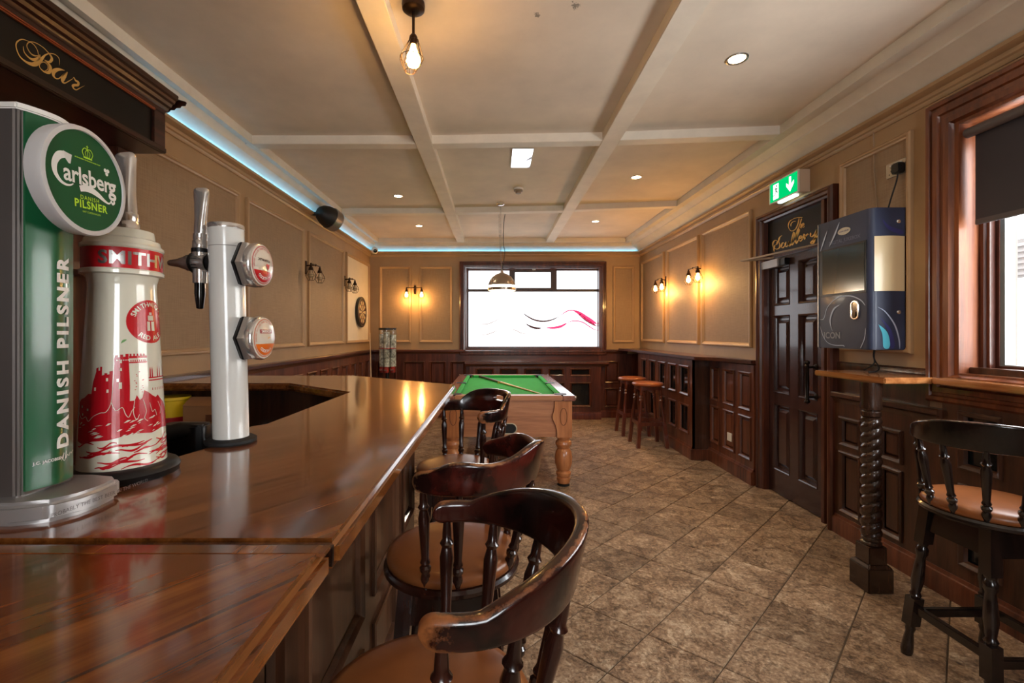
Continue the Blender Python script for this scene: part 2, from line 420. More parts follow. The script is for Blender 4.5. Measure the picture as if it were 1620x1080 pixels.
def m_tile():
    m, nt, b = newmat('riven_slate_tile', .42, spec=.4)
    vec = coords(nt, 'World')
    oi = nt.nodes.new('ShaderNodeObjectInfo')
    of = node(nt, 'ShaderNodeVectorMath', operation='SCALE'); of.inputs['Scale'].default_value = 7
    cb = nt.nodes.new('ShaderNodeCombineXYZ'); nt.links.new(oi.outputs['Random'], cb.inputs[0]); nt.links.new(oi.outputs['Random'], cb.inputs[2])
    nt.links.new(cb.outputs[0], of.inputs[0])
    av = node(nt, 'ShaderNodeVectorMath', operation='ADD'); nt.links.new(vec, av.inputs[0]); nt.links.new(of.outputs[0], av.inputs[1])
    def noise(sc, det, ro, di, src=av):
        n = node(nt, 'ShaderNodeTexNoise', Scale=sc, Detail=det, Roughness=ro, Distortion=di); nt.links.new(src.outputs[0], n.inputs[0]); return n
    big = noise(4.5, 8, .7, .8); fine = noise(60, 6, .75, .3); mid = noise(9, 9, .68, .9)
    def math(op, x, y, z=None):
        q = node(nt, 'ShaderNodeMath', operation=op)
        for i, v in enumerate((x, y, z)):
            if v is None: continue
            if isinstance(v, (int, float)): q.inputs[i].default_value = v
            else: nt.links.new(v, q.inputs[i])
        return q.outputs[0]
    # riven ledges: terraces cut from the noise
    ter = math('MULTIPLY_ADD', math('FRACT', math('MULTIPLY', mid.outputs[0], 7), 0), -.16, math('MULTIPLY', mid.outputs[0], 1.1))
    hgt = math('MULTIPLY_ADD', fine.outputs[0], .34, math('ADD', ter, math('MULTIPLY', big.outputs[0], .5)))
    col = math('MULTIPLY_ADD', fine.outputs[0], .6, math('MULTIPLY_ADD', mid.outputs[0], .5, math('MULTIPLY', big.outputs[0], .15)))
    r = ramp(nt, col, [(.52, lin(98,76,58)), (.60, lin(148,119,93)), (.665, lin(178,149,120)), (.75, lin(218,195,166))])
    edge = ramp(nt, math('FRACT', math('MULTIPLY', mid.outputs[0], 7), 0), [(0, (.66,.62,.58,1)), (.10, (1,1,1,1)), (1, (1,1,1,1))])
    mm = node(nt, 'ShaderNodeMix', data_type='RGBA', blend_type='MULTIPLY'); mm.inputs[0].default_value = .8
    nt.links.new(r.outputs[0], mm.inputs[6]); nt.links.new(edge.outputs[0], mm.inputs[7])
    crk = noise(7, 5, .6, .5)
    dk = math('ABSOLUTE', math('SUBTRACT', crk.outputs[0], .5), 0)
    cm = node(nt, 'ShaderNodeMapRange'); cm.inputs[1].default_value = 0; cm.inputs[2].default_value = .016; cm.inputs[3].default_value = .5; cm.inputs[4].default_value = 1; nt.links.new(dk, cm.inputs[0])
    m3 = node(nt, 'ShaderNodeMix', data_type='RGBA', blend_type='MULTIPLY'); m3.inputs[0].default_value = .8
    nt.links.new(mm.outputs[2], m3.inputs[6]); nt.links.new(cm.outputs[0], m3.inputs[7]); mm = m3
    hgt = math('MULTIPLY_ADD', cm.outputs[0], .12, hgt)
    hs = nt.nodes.new('ShaderNodeHueSaturation'); mv = node(nt, 'ShaderNodeMapRange'); mv.inputs[3].default_value = .82; mv.inputs[4].default_value = 1.12
    nt.links.new(oi.outputs['Random'], mv.inputs[0]); nt.links.new(mv.outputs[0], hs.inputs['Value']); nt.links.new(mm.outputs[2], hs.inputs['Color'])
    nt.links.new(hs.outputs[0], b.inputs['Base Color'])
    bump(nt, b, hgt, 1.0, .02)
    rr = node(nt, 'ShaderNodeMapRange'); rr.inputs[3].default_value = .2; rr.inputs[4].default_value = .5
    nt.links.new(fine.outputs[0], rr.inputs[0]); nt.links.new(rr.outputs[0], b.inputs['Roughness']); return m
mTILE = m_tile()
mGROUT = plain('dark_grout', (92,76,60), .85, noise=.1, nscale=20)
def m_worn(name, base, mid, worn, edge=.5):
    """stained wood with the stain rubbed off; the 'wear' attribute says where hands and backs rub it"""
    m, nt, b = newmat(name, .24, coat=.45)
    at = node(nt, 'ShaderNodeAttribute', attribute_name='wear')
    vec = coords(nt, 'World')
    n = node(nt, 'ShaderNodeTexNoise', Scale=26, Detail=6, Roughness=.7); nt.links.new(vec, n.inputs[0])
    n2 = node(nt, 'ShaderNodeTexNoise', Scale=9, Detail=5); nt.links.new(vec, n2.inputs[0])
    c0 = ramp(nt, n2.outputs[0], [(.44, lin(*base)), (.57, lin(*mid))])
    sm = node(nt, 'ShaderNodeMath', operation='ADD'); nt.links.new(at.outputs['Fac'], sm.inputs[0]); nt.links.new(n.outputs[0], sm.inputs[1])
    f = ramp(nt, sm.outputs[0], [(.95, (0,0,0,1)), (1.1, (1,1,1,1))]); f.color_ramp.elements[0].position = .9
    mp = node(nt, 'ShaderNodeMapRange'); mp.inputs[1].default_value = .88; mp.inputs[2].default_value = 1.12; nt.links.new(sm.outputs[0], mp.inputs[0])
    c1 = ramp(nt, n.outputs[0], [(.3, lin(*[int(v*.72) for v in worn])), (.7, lin(*worn))])
    x = node(nt, 'ShaderNodeMix', data_type='RGBA'); nt.links.new(mp.outputs[0], x.inputs[0]); nt.links.new(c0.outputs[0], x.inputs[6]); nt.links.new(c1.outputs[0], x.inputs[7])
    nt.links.new(x.outputs[2], b.inputs['Base Color'])
    rg = node(nt, 'ShaderNodeMapRange'); rg.inputs[3].default_value = .2; rg.inputs[4].default_value = .5; nt.links.new(mp.outputs[0], rg.inputs[0]); nt.links.new(rg.outputs[0], b.inputs['Roughness'])
    return m
mWORN = m_worn('worn_dark_stool_wood', (11,6,6), (58,20,14), (172,100,50))
mWORNR = m_worn('worn_red_stool_wood', (30,11,10), (84,28,20), (186,126,80))
mWORNB = m_worn('worn_black_stool_wood', (12,9,8), (26,15,12), (112,68,40))
mGLOW_G = emit('green_exit_light', (0,170,92), .9)
mGLOW_W = emit('white_exit_light', (225,255,240), 1.6)
mFROST = emit('backlit_frosted_pane', (246,249,255), FAR_GLOW)
mLED = emit('cyan_led_light', (92,178,230), 9)
mBULB = emit('warm_bulb_glow', (255,196,104), 22)
mBULBOFF = plain('unlit_bulb_glass', (190,170,140), .1, coat=.5)
mDOWN = emit('downlight_glow', (255,226,180), 14)
mTUBE = emit('lamp_tube_glow', (255,240,214), 5)
mGLASS = clear('window_glass')
mCLEARP = clear('clear_plastic', (.86,.9,.9,1))

# ------------------------------------------------------------------ floor of slate tiles
ORG = Vector((.686, 2.043)); E1 = Vector((.2395, .2315)); E2 = Vector((-.2385, .205))
b = MB(); b.box(XL-.2, XR+.3, YB-.3, YF+.3, -.12, -.004)
floor = b.build('floor', mGROUT, kind='structure')
def tile_mb():
    g = .0055
    u, v = E1.normalized()*g, E2.normalized()*g
    base = [(E1*a + E2*c + u*(1 if a < .5 else -1)*.5 + v*(1 if c < .5 else -1)*.5) for a, c in ((0,0),(1,0),(1,1),(0,1))]
    cen = (E1 + E2) / 2
    b = MB()
    b.loft([[(p.x, p.y, -.006) for p in base], [(p.x, p.y, -.0015) for p in base], [((p.x-cen.x)*.985+cen.x, (p.y-cen.y)*.985+cen.y, .001) for p in base]])
    return b
proto = None; rest = MB(); cells = []
for i in range(-14, 26):
    for j in range(-14, 26):
        o = ORG + E1*i + E2*j; c = o + (E1 + E2)/2
        if not (XL + .0 < c.x < XR + .12 and YB + .1 < c.y < YF): continue
        seen = c.y > .75 and c.x > -.55 - .0*c.y and c.x/c.y < 1.25
        cells.append((seen, o))
for seen, o in cells:
    if seen:
        if proto is None:
            proto = tile_mb(); proto = proto.build('tile', mTILE, floor, world=False, ang=0)
            t = proto
        else: t = share(proto, 'tile', floor)
        t.location = Vector((o.x, o.y, random.uniform(-.0006, .0006))) - wl(floor)
        t.rotation_euler = (random.uniform(-.0012, .0012), random.uniform(-.0012, .0012), 0)
    else:
        q = tile_mb(); rest.add([(p.x+o.x, p.y+o.y, p.z) for p in q.v], q.f)
rest.build('tiles', mTILE, floor, kind='stuff', ang=0)

# ------------------------------------------------------------------ ceiling with its beams
b = MB(); b.box(XL-.2, XR+.2, YB-.2, YF+.2, ZC, ZC+.15)
ceiling = b.build('ceiling', mPLASTER, kind='structure')
for x0, x1, y1 in ((-.6, -.475, 7.14), (.80, .93, 7.14)):
    b = MB(); b.box(x0, x1, YB, y1, 2.78, ZC+.005); b.build('beam', mBEAM, ceiling, bevel=.003)
for pts in (((-1.9, -.6, 3.44, 3.44), (-.475, .80, 3.44, 3.385), (.93, 2.12, 3.375, 3.27)),
            ((-1.9, -.6, 5.45, 5.43), (-.475, .80, 5.41, 5.32), (.93, 2.12, 5.28, 5.12)),
            ((-1.9, -.6, 1.45, 1.45), (-.475, .80, 1.45, 1.45), (.93, 2.12, 1.45, 1.45))):
    for xa, xb, ya, yb in pts:
        b = MB(); z0 = 2.782
        b.hexa([(xa,ya,z0),(xb,yb,z0),(xb,yb+.1,z0),(xa,ya+.1,z0),(xa,ya,ZC+.005),(xb,yb,ZC+.005),(xb,yb+.1,ZC+.005),(xa,ya+.1,ZC+.005)])
        b.build('beam', mBEAM, ceiling, bevel=.003)

# ------------------------------------------------------------------ walls
def wall_boxes(M, a0, a1, holes, th=.2, top=2.86):
    """one wall pierced by holes (a0, a1, z0, z1)"""
    b = MB(M); x = a0
    for h0, h1, z0, z1 in sorted(holes):
        b.box(x, h0, -.1, top, -th, 0)
        if z0 > 0: b.box(h0, h1, -.1, z0, -th, 0)
        b.box(h0, h1, z1, top, -th, 0); x = h1
    b.box(x, a1, -.1, top, -th, 0); return b
W2 = (.42, 2.28, 1.13, 2.40)      # side window opening
wall_right = wall_boxes(FR, YB-.2, YF+.2, [W2, (3.22, 4.01, -1, 2.30)]).build('wall_right', mWALL, kind='structure', ang=0)
wall_left = wall_boxes(FL, YB-.2, YF+.2, []).build('wall_left', mWALL, kind='structure', ang=0)
wall_far = wall_boxes(FF, XL-.2, XR+.2, [(-.46, 1.70, 1.10, 2.40)]).build('wall_far', mWALL, kind='structure', ang=0)
wall_near = wall_boxes(FB, XL-.2, XR+.2, [(-.1, 1.0, 1.10, 2.40)]).build('wall_near', mWALL, kind='structure', ang=0)

MOULD = [(0, 0), (0, .02), (.008, .027), (.018, .027), (.024, .02), (.034, .016), (.04, .004), (.04, 0)]
def upper_panel(M, parent, a0, a1, z0, z1, mat=None, name='wallpaper_panel'):
    b = MB(M); b.box(a0+.02, a1-.02, z0+.02, z1-.02, -.002, .004)
    p = b.build(name, mat or mPAPER, parent, ang=0)
    b = MB(M); b.ring(a0, a1, z0, z1, MOULD); b.build('moulding', mMOULD, p, ang=25)
    return p
for a0, a1 in ((6.297, 7.26), (5.227, 6.175), (4.149, 5.135)): upper_panel(FR, wall_right, a0, a1, 1.22, 2.48)
upper_panel(FR, wall_right, 2.552, 3.08, 1.235, 2.49)
for a0, a1 in ((6.154, 7.27),): upper_panel(FL, wall_left, a0, a1, 1.21, 2.45, mWHITEB, 'white_panel')
for a0, a1 in ((4.90, 6.03), (3.683, 4.784), (2.42, 3.573)): upper_panel(FL, wall_left, a0, a1, 1.21, 2.45)
for a0, a1 in ((-1.863, -1.354), (-1.222, -.682), (1.904, 2.246)): upper_panel(FF, wall_far, a0, a1, 1.20, 2.43)

def run(M, a0, a1, prof, name, mat, parent=None, kind=None, ang=25):
    """a moulding of constant section: prof = [(height, out)...] closed"""
    b = MB(M); b.loft([[(a, z, d) for z, d in prof] for a in (a0, a1)]); return b.build(name, mat, parent, ang=ang, kind=kind)
def cornice(s):
    return [(2.86, -.01), (2.86, .30*s), (2.78, .30*s), (2.78, .245*s), (2.788, .235*s), (2.788, .215*s), (2.775, .19*s), (2.752, .165*s),
            (2.742, .162*s), (2.736, .15*s), (2.715, .105*s), (2.69, .068*s), (2.665, .04*s), (2.64, .022), (2.62, .018), (2.60, -.01)]
RAIL = [(2.645, 0), (2.645, .055), (2.664, .056), (2.664, .061), (2.645, .062), (2.636, .046), (2.632, .024), (2.622, .022), (2.618, .03), (2.608, .03), (2.602, .02), (2.596, .018), (2.585, .008), (2.585, 0)]
trim_1 = run(FR, YB, YF, cornice(1.0), 'trim_1', mCOVE, kind='structure')
trim_2 = run(FL, YB, YF, cornice(.62), 'trim_2', mCOVE, kind='structure')
trim_3 = run(FF, XL, XR, cornice(.70), 'trim_3', mCOVE, kind='structure')
run(FR, YB, YF, RAIL, 'picture_rail', mMOULD, trim_1)
run(FL, YB, YF, RAIL, 'picture_rail', mMOULD, trim_2)
run(FF, XL, XR, RAIL, 'picture_rail', mMOULD, trim_3)
b = MB(FL); b.box(2.4, YF-.08, 2.6455, 2.653, .040, .051)
tag(b.build('led_strip', mLED), 'cyan light strip glowing along the cove of the wall with the dartboard', 'light')
b = MB(FF); b.box(XL+.08, XR-.08, 2.6455, 2.653, .040, .051)
tag(b.build('led_strip', mLED), 'cyan light strip glowing along the cove above the pool table window', 'light')

# ------------------------------------------------------------------ wainscot: stiles and rails with panels set in
BOL = [(-.004, 0), (-.004, .009), (.004, .013), (.012, .009), (.02, .003), (.026, -.012)]
def wainscot(M, parent, a0, a1, z0, z1, face, cols, rows, mat, pmat, back=None, raised=True, name='wainscot'):
    """face = how far the frame stands off the wall; a panel sits in every column x row"""
    ca = sorted({a0, a1, *[v for c in cols for v in c]}); cz = sorted({z0, z1, *[v for r in rows for v in r]})
    inside = lambda v, L: any(p < v < q for p, q in L)
    b = MB(M)
    for i in range(len(ca)-1):
        solid_from = None
        for k in range(len(cz)-1):
            if inside((ca[i]+ca[i+1])/2, cols) and inside((cz[k]+cz[k+1])/2, rows): continue
            b.box(ca[i], ca[i+1], cz[k], cz[k+1], face-.03, face)
    fr = b.build('wainscot_frame', mat, parent, ang=0)
    for c0, c1 in cols:
        for r0, r1 in rows:
            b = MB(M); f = max(.003, face - .022)
            if raised: b.ring(c0-.005, c1+.005, r0-.005, r1+.005, [(0, f-.008), (0, f), (.03, f), (.045, f+.012)], cap=True)
            else: b.box(c0-.005, c1+.005, r0-.005, r1+.005, f-.008, f)
            p = b.build('wainscot_panel', pmat, parent, ang=20)
            b = MB(M); b.ring(c0, c1, r0, r1, [(i, face + d) for i, d in BOL]); b.build('panel_moulding', mat, p, ang=20)
    return fr
BASE = lambda face, h=.13, t=.025: [(0, face-.02), (0, face+t), (h-.035, face+t), (h-.022, face+t*.8), (h-.018, face+t*.45), (h, face+.004), (h, face-.02)]
LEDGE = lambda z, face, out: [(z-.07, face-.02), (z-.07, face+.004), (z-.05, face+.012), (z-.04, face+.022), (z-.035, face+out-.012), (z-.03, face+out), (z-.008, face+out), (z, face+out-.006), (z, -.001)]

# right wall: boxed-out bar-height section under the shelf, then the recessed section next to the door
wr = wall_right
cols = [(6.317, 6.53), (5.95, 6.2), (5.615, 5.853), (5.28, 5.513), (4.94, 5.19)]
wainscot(FR, wr, 4.86, 6.69, .12, 1.065, .244, cols, [(.257, .566), (.67, .99)], mWAIN, mDGLASS, raised=False)
b = MB(FR); b.box(4.86, 4.885, 0, 1.065, .05, .244-.001); b.box(6.665, 6.69, 0, 1.065, .05, .244-.001); b.build('wainscot_side', mWAIND, wr, ang=0)
run(FR, 4.86, 6.69, BASE(.244, .14, .022), 'baseboard_right', mWAIN, kind='structure')
b = MB(FR); b.box(4.838, 4.862, 0, .115, .06, .266); b.build('baseboard_return', mWAIN, wr, bevel=.004)
wainscot(FR, wr, 4.03, 4.86, .12, 1.065, .06, [(4.07, 4.27), (4.35, 4.56), (4.64, 4.82)], [(.21, .593), (.652, .994)], mWAIN, mWAIN)
run(FR, 4.03, 4.86, BASE(.06, .14, .024), 'baseboard_right', mWAIN, kind='structure')
wainscot(FR, wr, 6.69, YF, .12, 1.065, .06, [(6.78, 7.0)], [(.257, .566), (.67, .99)], mWAIND, mWAIND)
run(FR, 6.69, YF, BASE(.06, .14, .024), 'baseboard_right', mWAIN, kind='structure')
# right wall between the door and the side window, and on under the window
wainscot(FR, wr, 2.36, 3.11, .11, .895, .03, [(2.887, 3.06), (2.593, 2.75)], [(.16, .56), (.605, .79)], mWAIND, mWAIND)
run(FR, 2.36, 3.11, LEDGE(.955, .03, .028), 'dado_ledge', mWAIND, wr)
b = MB(FR); b.box(2.46, 3.11, .95, 1.12, -.002, .012); b.build('frieze_board', mWAIND, wr, ang=0)
run(FR, 2.44, 3.11, [(1.10, -.002), (1.10, .012), (1.115, .018), (1.15, .018), (1.158, .01), (1.158, -.002)], 'dado_cap', mWAIND, wr)
run(FR, 2.36, 3.11, BASE(.03, .13, .02), 'baseboard_right', mWAIN, kind='structure')
wainscot(FR, wr, -.4, 2.36, .11, 1.09, .03, [(2.08, 2.27), (1.70, 1.98), (1.30, 1.60), (.9, 1.2), (.5, .8)], [(.20, .60), (.68, .96)], mWAIND, mDGLASS, raised=False)
run(FR, YB, 2.36, BASE(.03, .13, .02), 'baseboard_right', mWAIN, kind='structure')

# far wall
wf = wall_far
wainscot(FF, wf, XL, -.40, .12, 1.02, .06, [(-1.90, -1.58), (-1.47, -1.13), (-1.05, -.79), (-.71, -.47)], [(.17, .45), (.53, .90)], mTRIM, mTRIM)
wainscot(FF, wf, 1.66, XR-.05, .12, 1.02, .06, [(1.76, 1.99)], [(.17, .47), (.56, .90)], mTRIM, mTRIM)
wainscot(FF, wf, -.40, 1.66, .12, .875, .22, [(-.30, -.02), (.08, .36), (.46, .74), (.84, 1.08), (1.18, 1.50)], [(.20, .58), (.68, .80)], mTRIM, mDGLASS, raised=False)
b = MB(FF); b.box(-.40, -.375, 0, .88, .05, .219); b.box(1.635, 1.66, 0, .88, .05, .219); b.build('wainscot_side', mTRIM, wf, ang=0)
run(FF, -.40, 1.66, BASE(.22, .12, .02), 'baseboard_far', mREDST, kind='structure')
run(FF, XL, -.40, BASE(.06, .12, .02), 'baseboard_far', mREDST, kind='structure')
run(FF, 1.66, XR-.05, BASE(.06, .12, .02), 'baseboard_far', mREDST, kind='structure')
run(FF, -.47, 1.78, LEDGE(.90, .22, .05), 'dado_ledge', mTRIMX, wf)
b = MB(FF); b.box(-.47, 1.72, .89, 1.115, -.002, .05); b.build('sill_board', mTRIMX, wf, bevel=.003)
run(FF, XL, -.47, LEDGE(1.09, .06, .03), 'dado_ledge', mTRIMX, wf)
run(FF, 1.72, 2.12, LEDGE(1.09, .06, .03), 'dado_ledge', mTRIMX, wf)
# left wall
wlft = wall_left
cl = [(4.44 + .36*k, 4.68 + .36*k) for k in range(-4, 8)]
wainscot(FL, wlft, 2.42, YF, .12, 1.02, .04, cl, [(.17, .50), (.58, .93)], mWAIN, mWAIN)
run(FL, 2.42, YF, LEDGE(1.09, .04, .035), 'dado_ledge', mTRIMH, wlft)
run(FL, 2.42, YF, BASE(.04, .12, .02), 'baseboard_left', mWAIND, kind='structure')

# the bar-height shelf along the right wall
def slab(pts, z0, z1, name, mat, bevel=.006, parent=None, kind=None):
    b = MB(); b.prism(pts, z0, z1); return b.build(name, mat, parent, bevel=bevel, kind=kind)
tag(slab([(2.31, 4.03), (2.27, 4.03), (2.21, 4.47), (2.04, 4.66), (2.02, 6.9), (1.97, 7.05), (1.97, YF-.09), (2.345, YF-.001), (2.345, 4.03)], 1.075, 1.11, 'wall_shelf', mTRIMH),
    'long dark bar-height shelf above the backless stools, running to the doorway', 'shelf')

# ------------------------------------------------------------------ far window
CAS = [(0, -.01), (0, .075), (.012, .085), (.024, .085), (.03, .07), (.042, .07), (.048, .078), (.06, .078), (.066, .062), (.08, .06), (.088, .048), (.104, .045), (.112, .03), (.112, -.02)]
window_1 = MB(FF); window_1.ring(-.565, 1.783, 1.0, 2.50, CAS)
window_1 = window_1.build('window_1', mTRIM, kind='structure', ang=20)
mDFRAME = plain('dark_window_frame', (72,58,58), .4)
b = MB(FF); b.ring(-.46, 1.70, 1.10, 2.40, [(0, -.12), (0, -.035), (.03, -.035), (.035, -.05), (.035, -.12)]); b.build('window_frame', mTRIM, window_1, ang=20)
b = MB(FF); b.box(-.43, 1.67, 2.026, 2.068, -.115, -.04); b.box(.235, .30, 2.06, 2.37, -.115, -.04); b.box(.935, 1.005, 2.06, 2.37, -.115, -.04)
b.build('glazing_bar', mDFRAME, window_1, bevel=.004)
b = MB(FF); b.ring(.30, .935, 2.06, 2.37, [(0, -.11), (0, -.03), (.026, -.03), (.026, -.11)]); b.build('vent_sash', mDFRAME, window_1, bevel=.003)
b = MB(FF); b.box(.60, .66, 2.372, 2.384, -.03, -.012); b.build('window_catch', mCHROME, window_1, bevel=.003)
panes = []
for a0, a1, z0, z1 in ((-.425, 1.665, 1.135, 2.028), (-.425, .235, 2.068, 2.365), (.326, .909, 2.09, 2.344), (1.005, 1.665, 2.068, 2.365)):
    b = MB(FF); b.box(a0-.004, a1+.004, z0-.004, z1+.004, -.09, -.08); panes.append(b.build('pane', mFROST, window_1, ang=0))
def film_lines(name, strokes, mat):
    b = MB(FF)
    for pts, w0, w1 in strokes:
        Q = crom(pts, 8); n = len(Q)
        pen(b, [(x, z, 1.7*(w0 + (w1-w0)*sin(pi*min(1, i/(n-1)*1.0))) + .007) for i, (x, z) in enumerate(Q)], 0, 0, k=1, d=-.078)
    return b.build(name, mat, panes[0], ang=0, recalc=False)
LONG = [(.447,1.687),(.534,1.624),(.644,1.569),(.786,1.545),(.928,1.569),(1.054,1.627),(1.149,1.695),(1.228,1.727),(1.306,1.716),(1.385,1.656),(1.48,1.577),(1.59,1.506),(1.664,1.463)]
LOW = [(.502,1.506),(.597,1.454),(.691,1.432),(.76,1.434)]
film_lines('grey_wave_print', [([(-.239,1.501),(-.144,1.498),(-.05,1.526),(.092,1.593)], .001, .006), ([(-.239,1.322),(-.128,1.333),(-.034,1.364),(.061,1.407)], .001, .006),
    ([(.25,1.419),(.345,1.396),(.423,1.356),(.518,1.34)], .001, .006)], emit('pale_grey_film', (206,190,184), .62))
film_lines('dark_wave_print', [(LONG[:6], .002, .011), (LOW, .002, .016), (LONG[8:], .002, .022)], plain('maroon_film', (96,48,58), .5))
film_lines('red_wave_print', [(LONG[5:], .003, .008), ([(.833,1.441),(.928,1.438),(1.038,1.451),(1.117,1.482),(1.18,1.522)], .003, .02),
    ([(1.275,1.722),(1.369,1.684),(1.48,1.608),(1.59,1.545),(1.664,1.5)], .004, .034), ([(1.164,1.514),(1.259,1.549),(1.354,1.549),(1.448,1.522),(1.543,1.459),(1.622,1.411),(1.664,1.395)], .001, .006)], emit('rose_film', (226,60,104), 1.0))

# ------------------------------------------------------------------ side window with its roller blind
CAS2 = [(0, -.01), (0, .03), (.012, .044), (.03, .044), (.036, .034), (.05, .034), (.056, .05), (.08, .05), (.086, .038), (.105, .036), (.112, .05), (.14, .05), (.15, .03), (.160, .026), (.160, -.02)]
window_2 = MB(FR); window_2.ring(W2[0]-.17, W2[1]+.17, W2[2]-.14, W2[3]+.16, CAS2)
mREVEAL = wood('window_casing_wood', (76,35,17), (112,58,30), (138,80,44), 'z', .3, .4)
window_2 = window_2.build('window_2', mREVEAL, kind='structure', ang=20)
mLINE = wood('lit_reveal_wood', (84,40,18), (126,66,32), (156,90,48), 'z', .45, .1)  # casing wood again, lighter and oranger: its daylight is put into the colour
b = MB(FR); b.ring(W2[0]-.012, W2[1]+.012, W2[2]-.012, W2[3]+.012, [(-.004, -.2), (-.004, .03), (.016, .03), (.016, -.2)]); b.build('reveal_lining', mLINE, window_2, ang=20)
b = MB(FR); b.ring(W2[0], W2[1], W2[2], W2[3], [(0, -.2), (0, -.07), (.025, -.07), (.03, -.08), (.045, -.08), (.045, -.11), (.06, -.11), (.06, -.2)]); b.build('window_frame', mTRIM, window_2, ang=20)
b = MB(FR); b.ring(W2[0]+.06, W2[1]-.06, W2[2]+.05, W2[3]-.06, [(0, -.17), (0, -.115), (.016, -.12), (.016, -.17)]); b.build('glazing_bead', plain('grey_window_bead', (120,124,122), .35, .3), window_2, ang=20)
b = MB(FR); b.box(W2[0]+.07, W2[1]-.07, W2[2]+.06, W2[3]-.07, -.15, -.145); b.build('pane', mGLASS, window_2, ang=0)
b = MB(FR); b.box(W2[0], W2[1], W2[2], W2[2]+.05, -.09, -.02); b.build('window_sill', mWAIND, window_2, bevel=.004)
blind = thing('roller_blind', 'dark grey roller blind half lowered over the side window', 'blind', (XR-.03, 1.35, 1.9))
b = MB(); b.cyl((XR+.005, W2[0]+.02, 2.345), (XR+.005, W2[1]-.012, 2.345), .024, n=16); b.build('roller', plain('blind_roller', (92,84,82), .5), blind)
mBLIND = plain('dark_blind_fabric', (62,58,62), .8, bmp=.15, bscale=400)
b = MB(FR); b.box(W2[0]+.03, W2[1]-.03, 1.91, 2.345, -.0275, -.0255); b.build('blind_fabric', mBLIND, blind, ang=0)
b = MB(FR); b.box(W2[0]+.03, W2[1]-.03, 1.885, 1.912, -.032, -.021); b.build('bottom_bar', plain('blind_bar', (84,78,78), .5), blind, bevel=.003)
# unseen window added behind the camera to let in fill light
fill_window = MB(FB); fill_window.ring(-.22, 1.12, .98, 2.52, [(q, d*.6) for q, d in CAS]); fill_window = fill_window.build('fill_window', mTRIM, kind='structure', ang=20)
b = MB(FB); b.ring(-.1, 1.0, 1.1, 2.4, [(0, -.14), (0, -.04), (.05, -.04), (.05, -.14)]); b.box(.42, .48, 1.14, 2.36, -.13, -.05); b.build('window_frame', mDFRAME, fill_window, ang=20)
b = MB(FB); b.box(-.07, .97, 1.13, 2.37, -.1, -.095); b.build('pane', mGLASS, fill_window, ang=0)

# outside the side window: the pale wall across the lane with a louvred vent
tag(MB().box(6.0, 6.3, -4, 13, -.1, 2.7).build('lane_wall', plain('white_outside_wall', (238,238,236), .8), bevel=.02), 'pale rendered wall across the lane outside the side window', 'wall')
vent = thing('wall_vent', 'dark grey louvred vent on the white wall outside the side window', 'vent', (5.97, 5.4, 2.15))
b = MB(); b.box(5.95, 5.998, 5.0, 5.8, 1.98, 2.42); b.build('frame', plain('grey_vent', (46,45,45), .6), vent, bevel=.006)
for k in range(6):
    b = MB(); z = 2.01 + .065*k; b.hexa([(5.93,4.79,z),(5.95,4.79,z+.035),(5.95,5.51,z+.035),(5.93,5.51,z),(5.935,4.79,z+.008),(5.953,4.79,z+.045),(5.953,5.51,z+.045),(5.935,5.51,z+.008)])
    b.build('slat', plain('grey_vent_slat', (60,58,57), .6) if k == 0 else bpy.data.materials['grey_vent_slat'], vent)

# ------------------------------------------------------------------ the door and its casing
ARCH = [(0, -.02), (0, .045), (.01, .058), (.024, .062), (.032, .05), (.05, .046), (.058, .03), (.072, .024), (.076, -.03)]
b = MB(FR); a0, a1, zt = 3.105, 4.012, 2.372
v = []; n = len(ARCH)
for i, d in ARCH: v += [(a0+i, 0, d), (a0+i, zt-i, d), (a1-i, zt-i, d), (a1-i, 0, d)]
b.add(v, [(4*k+j, 4*k+j+1, 4*k+j+5, 4*k+j+4) for k in range(n-1) for j in range(3)])
b.box(3.2, 4.03, -.1, 2.4, -.26, -.2)  # unseen backing added to block light leaking under the door
trim_4 = b.build('trim_4', mTRIM, kind='structure', ang=20)
b = MB(FR); b.box(3.22, 3.255, 0, 2.30, -.12, .02); b.box(3.99, 4.01, 0, 2.30, -.12, .02); b.box(3.24, 4.0, 1.985, 2.012, -.11, -.012); b.build('door_jamb', mTRIM, trim_4, bevel=.003)
PR = [(1.58, 1.92), (.85, 1.50), (.20, .76)]; PC = [(3.345, 3.56), (3.66, 3.885)]
def door_leaf():
    ca = [3.255, 3.345, 3.56, 3.66, 3.885, 3.99]; cz = [.008, .20, .76, .85, 1.50, 1.58, 1.92, 1.985]
    b = MB(FR)
    for i in range(5):
        for k in range(7):
            if i in (1, 3) and k in (1, 3, 5): continue
            b.box(ca[i], ca[i+1], cz[k], cz[k+1], -.065, -.022)
    return b
door_1 = door_leaf().build('door_1', mDOOR, kind='structure', ang=0)
for c0, c1 in PC:
    for r0, r1 in PR:
        b = MB(FR); b.ring(c0-.003, c1+.003, r0-.003, r1+.003, [(0, -.06), (0, -.05), (.045, -.05), (.07, -.034)], cap=True)
        p = b.build('door_panel', mDOOR, door_1, ang=20)
        b = MB(FR); b.ring(c0, c1, r0, r1, [(0, -.023), (.004, -.018), (.012, -.022), (.022, -.036), (.026, -.05)]); b.build('panel_moulding', mDOOR, p, ang=20)
mHANDLE = plain('black_iron_handle', (30,24,22), .35, .6)
b = MB(FR); b.turned((3.36, .83, .045), (3.36, 1.15, .045), [(0,.004),(.02,.016),(.05,.02),(.08,.016),(.1,.011),(.12,.016),(.14,.012),(.5,.014),(.86,.012),(.88,.016),(.9,.011),(.92,.016),(.95,.02),(.98,.016),(1,.004)])
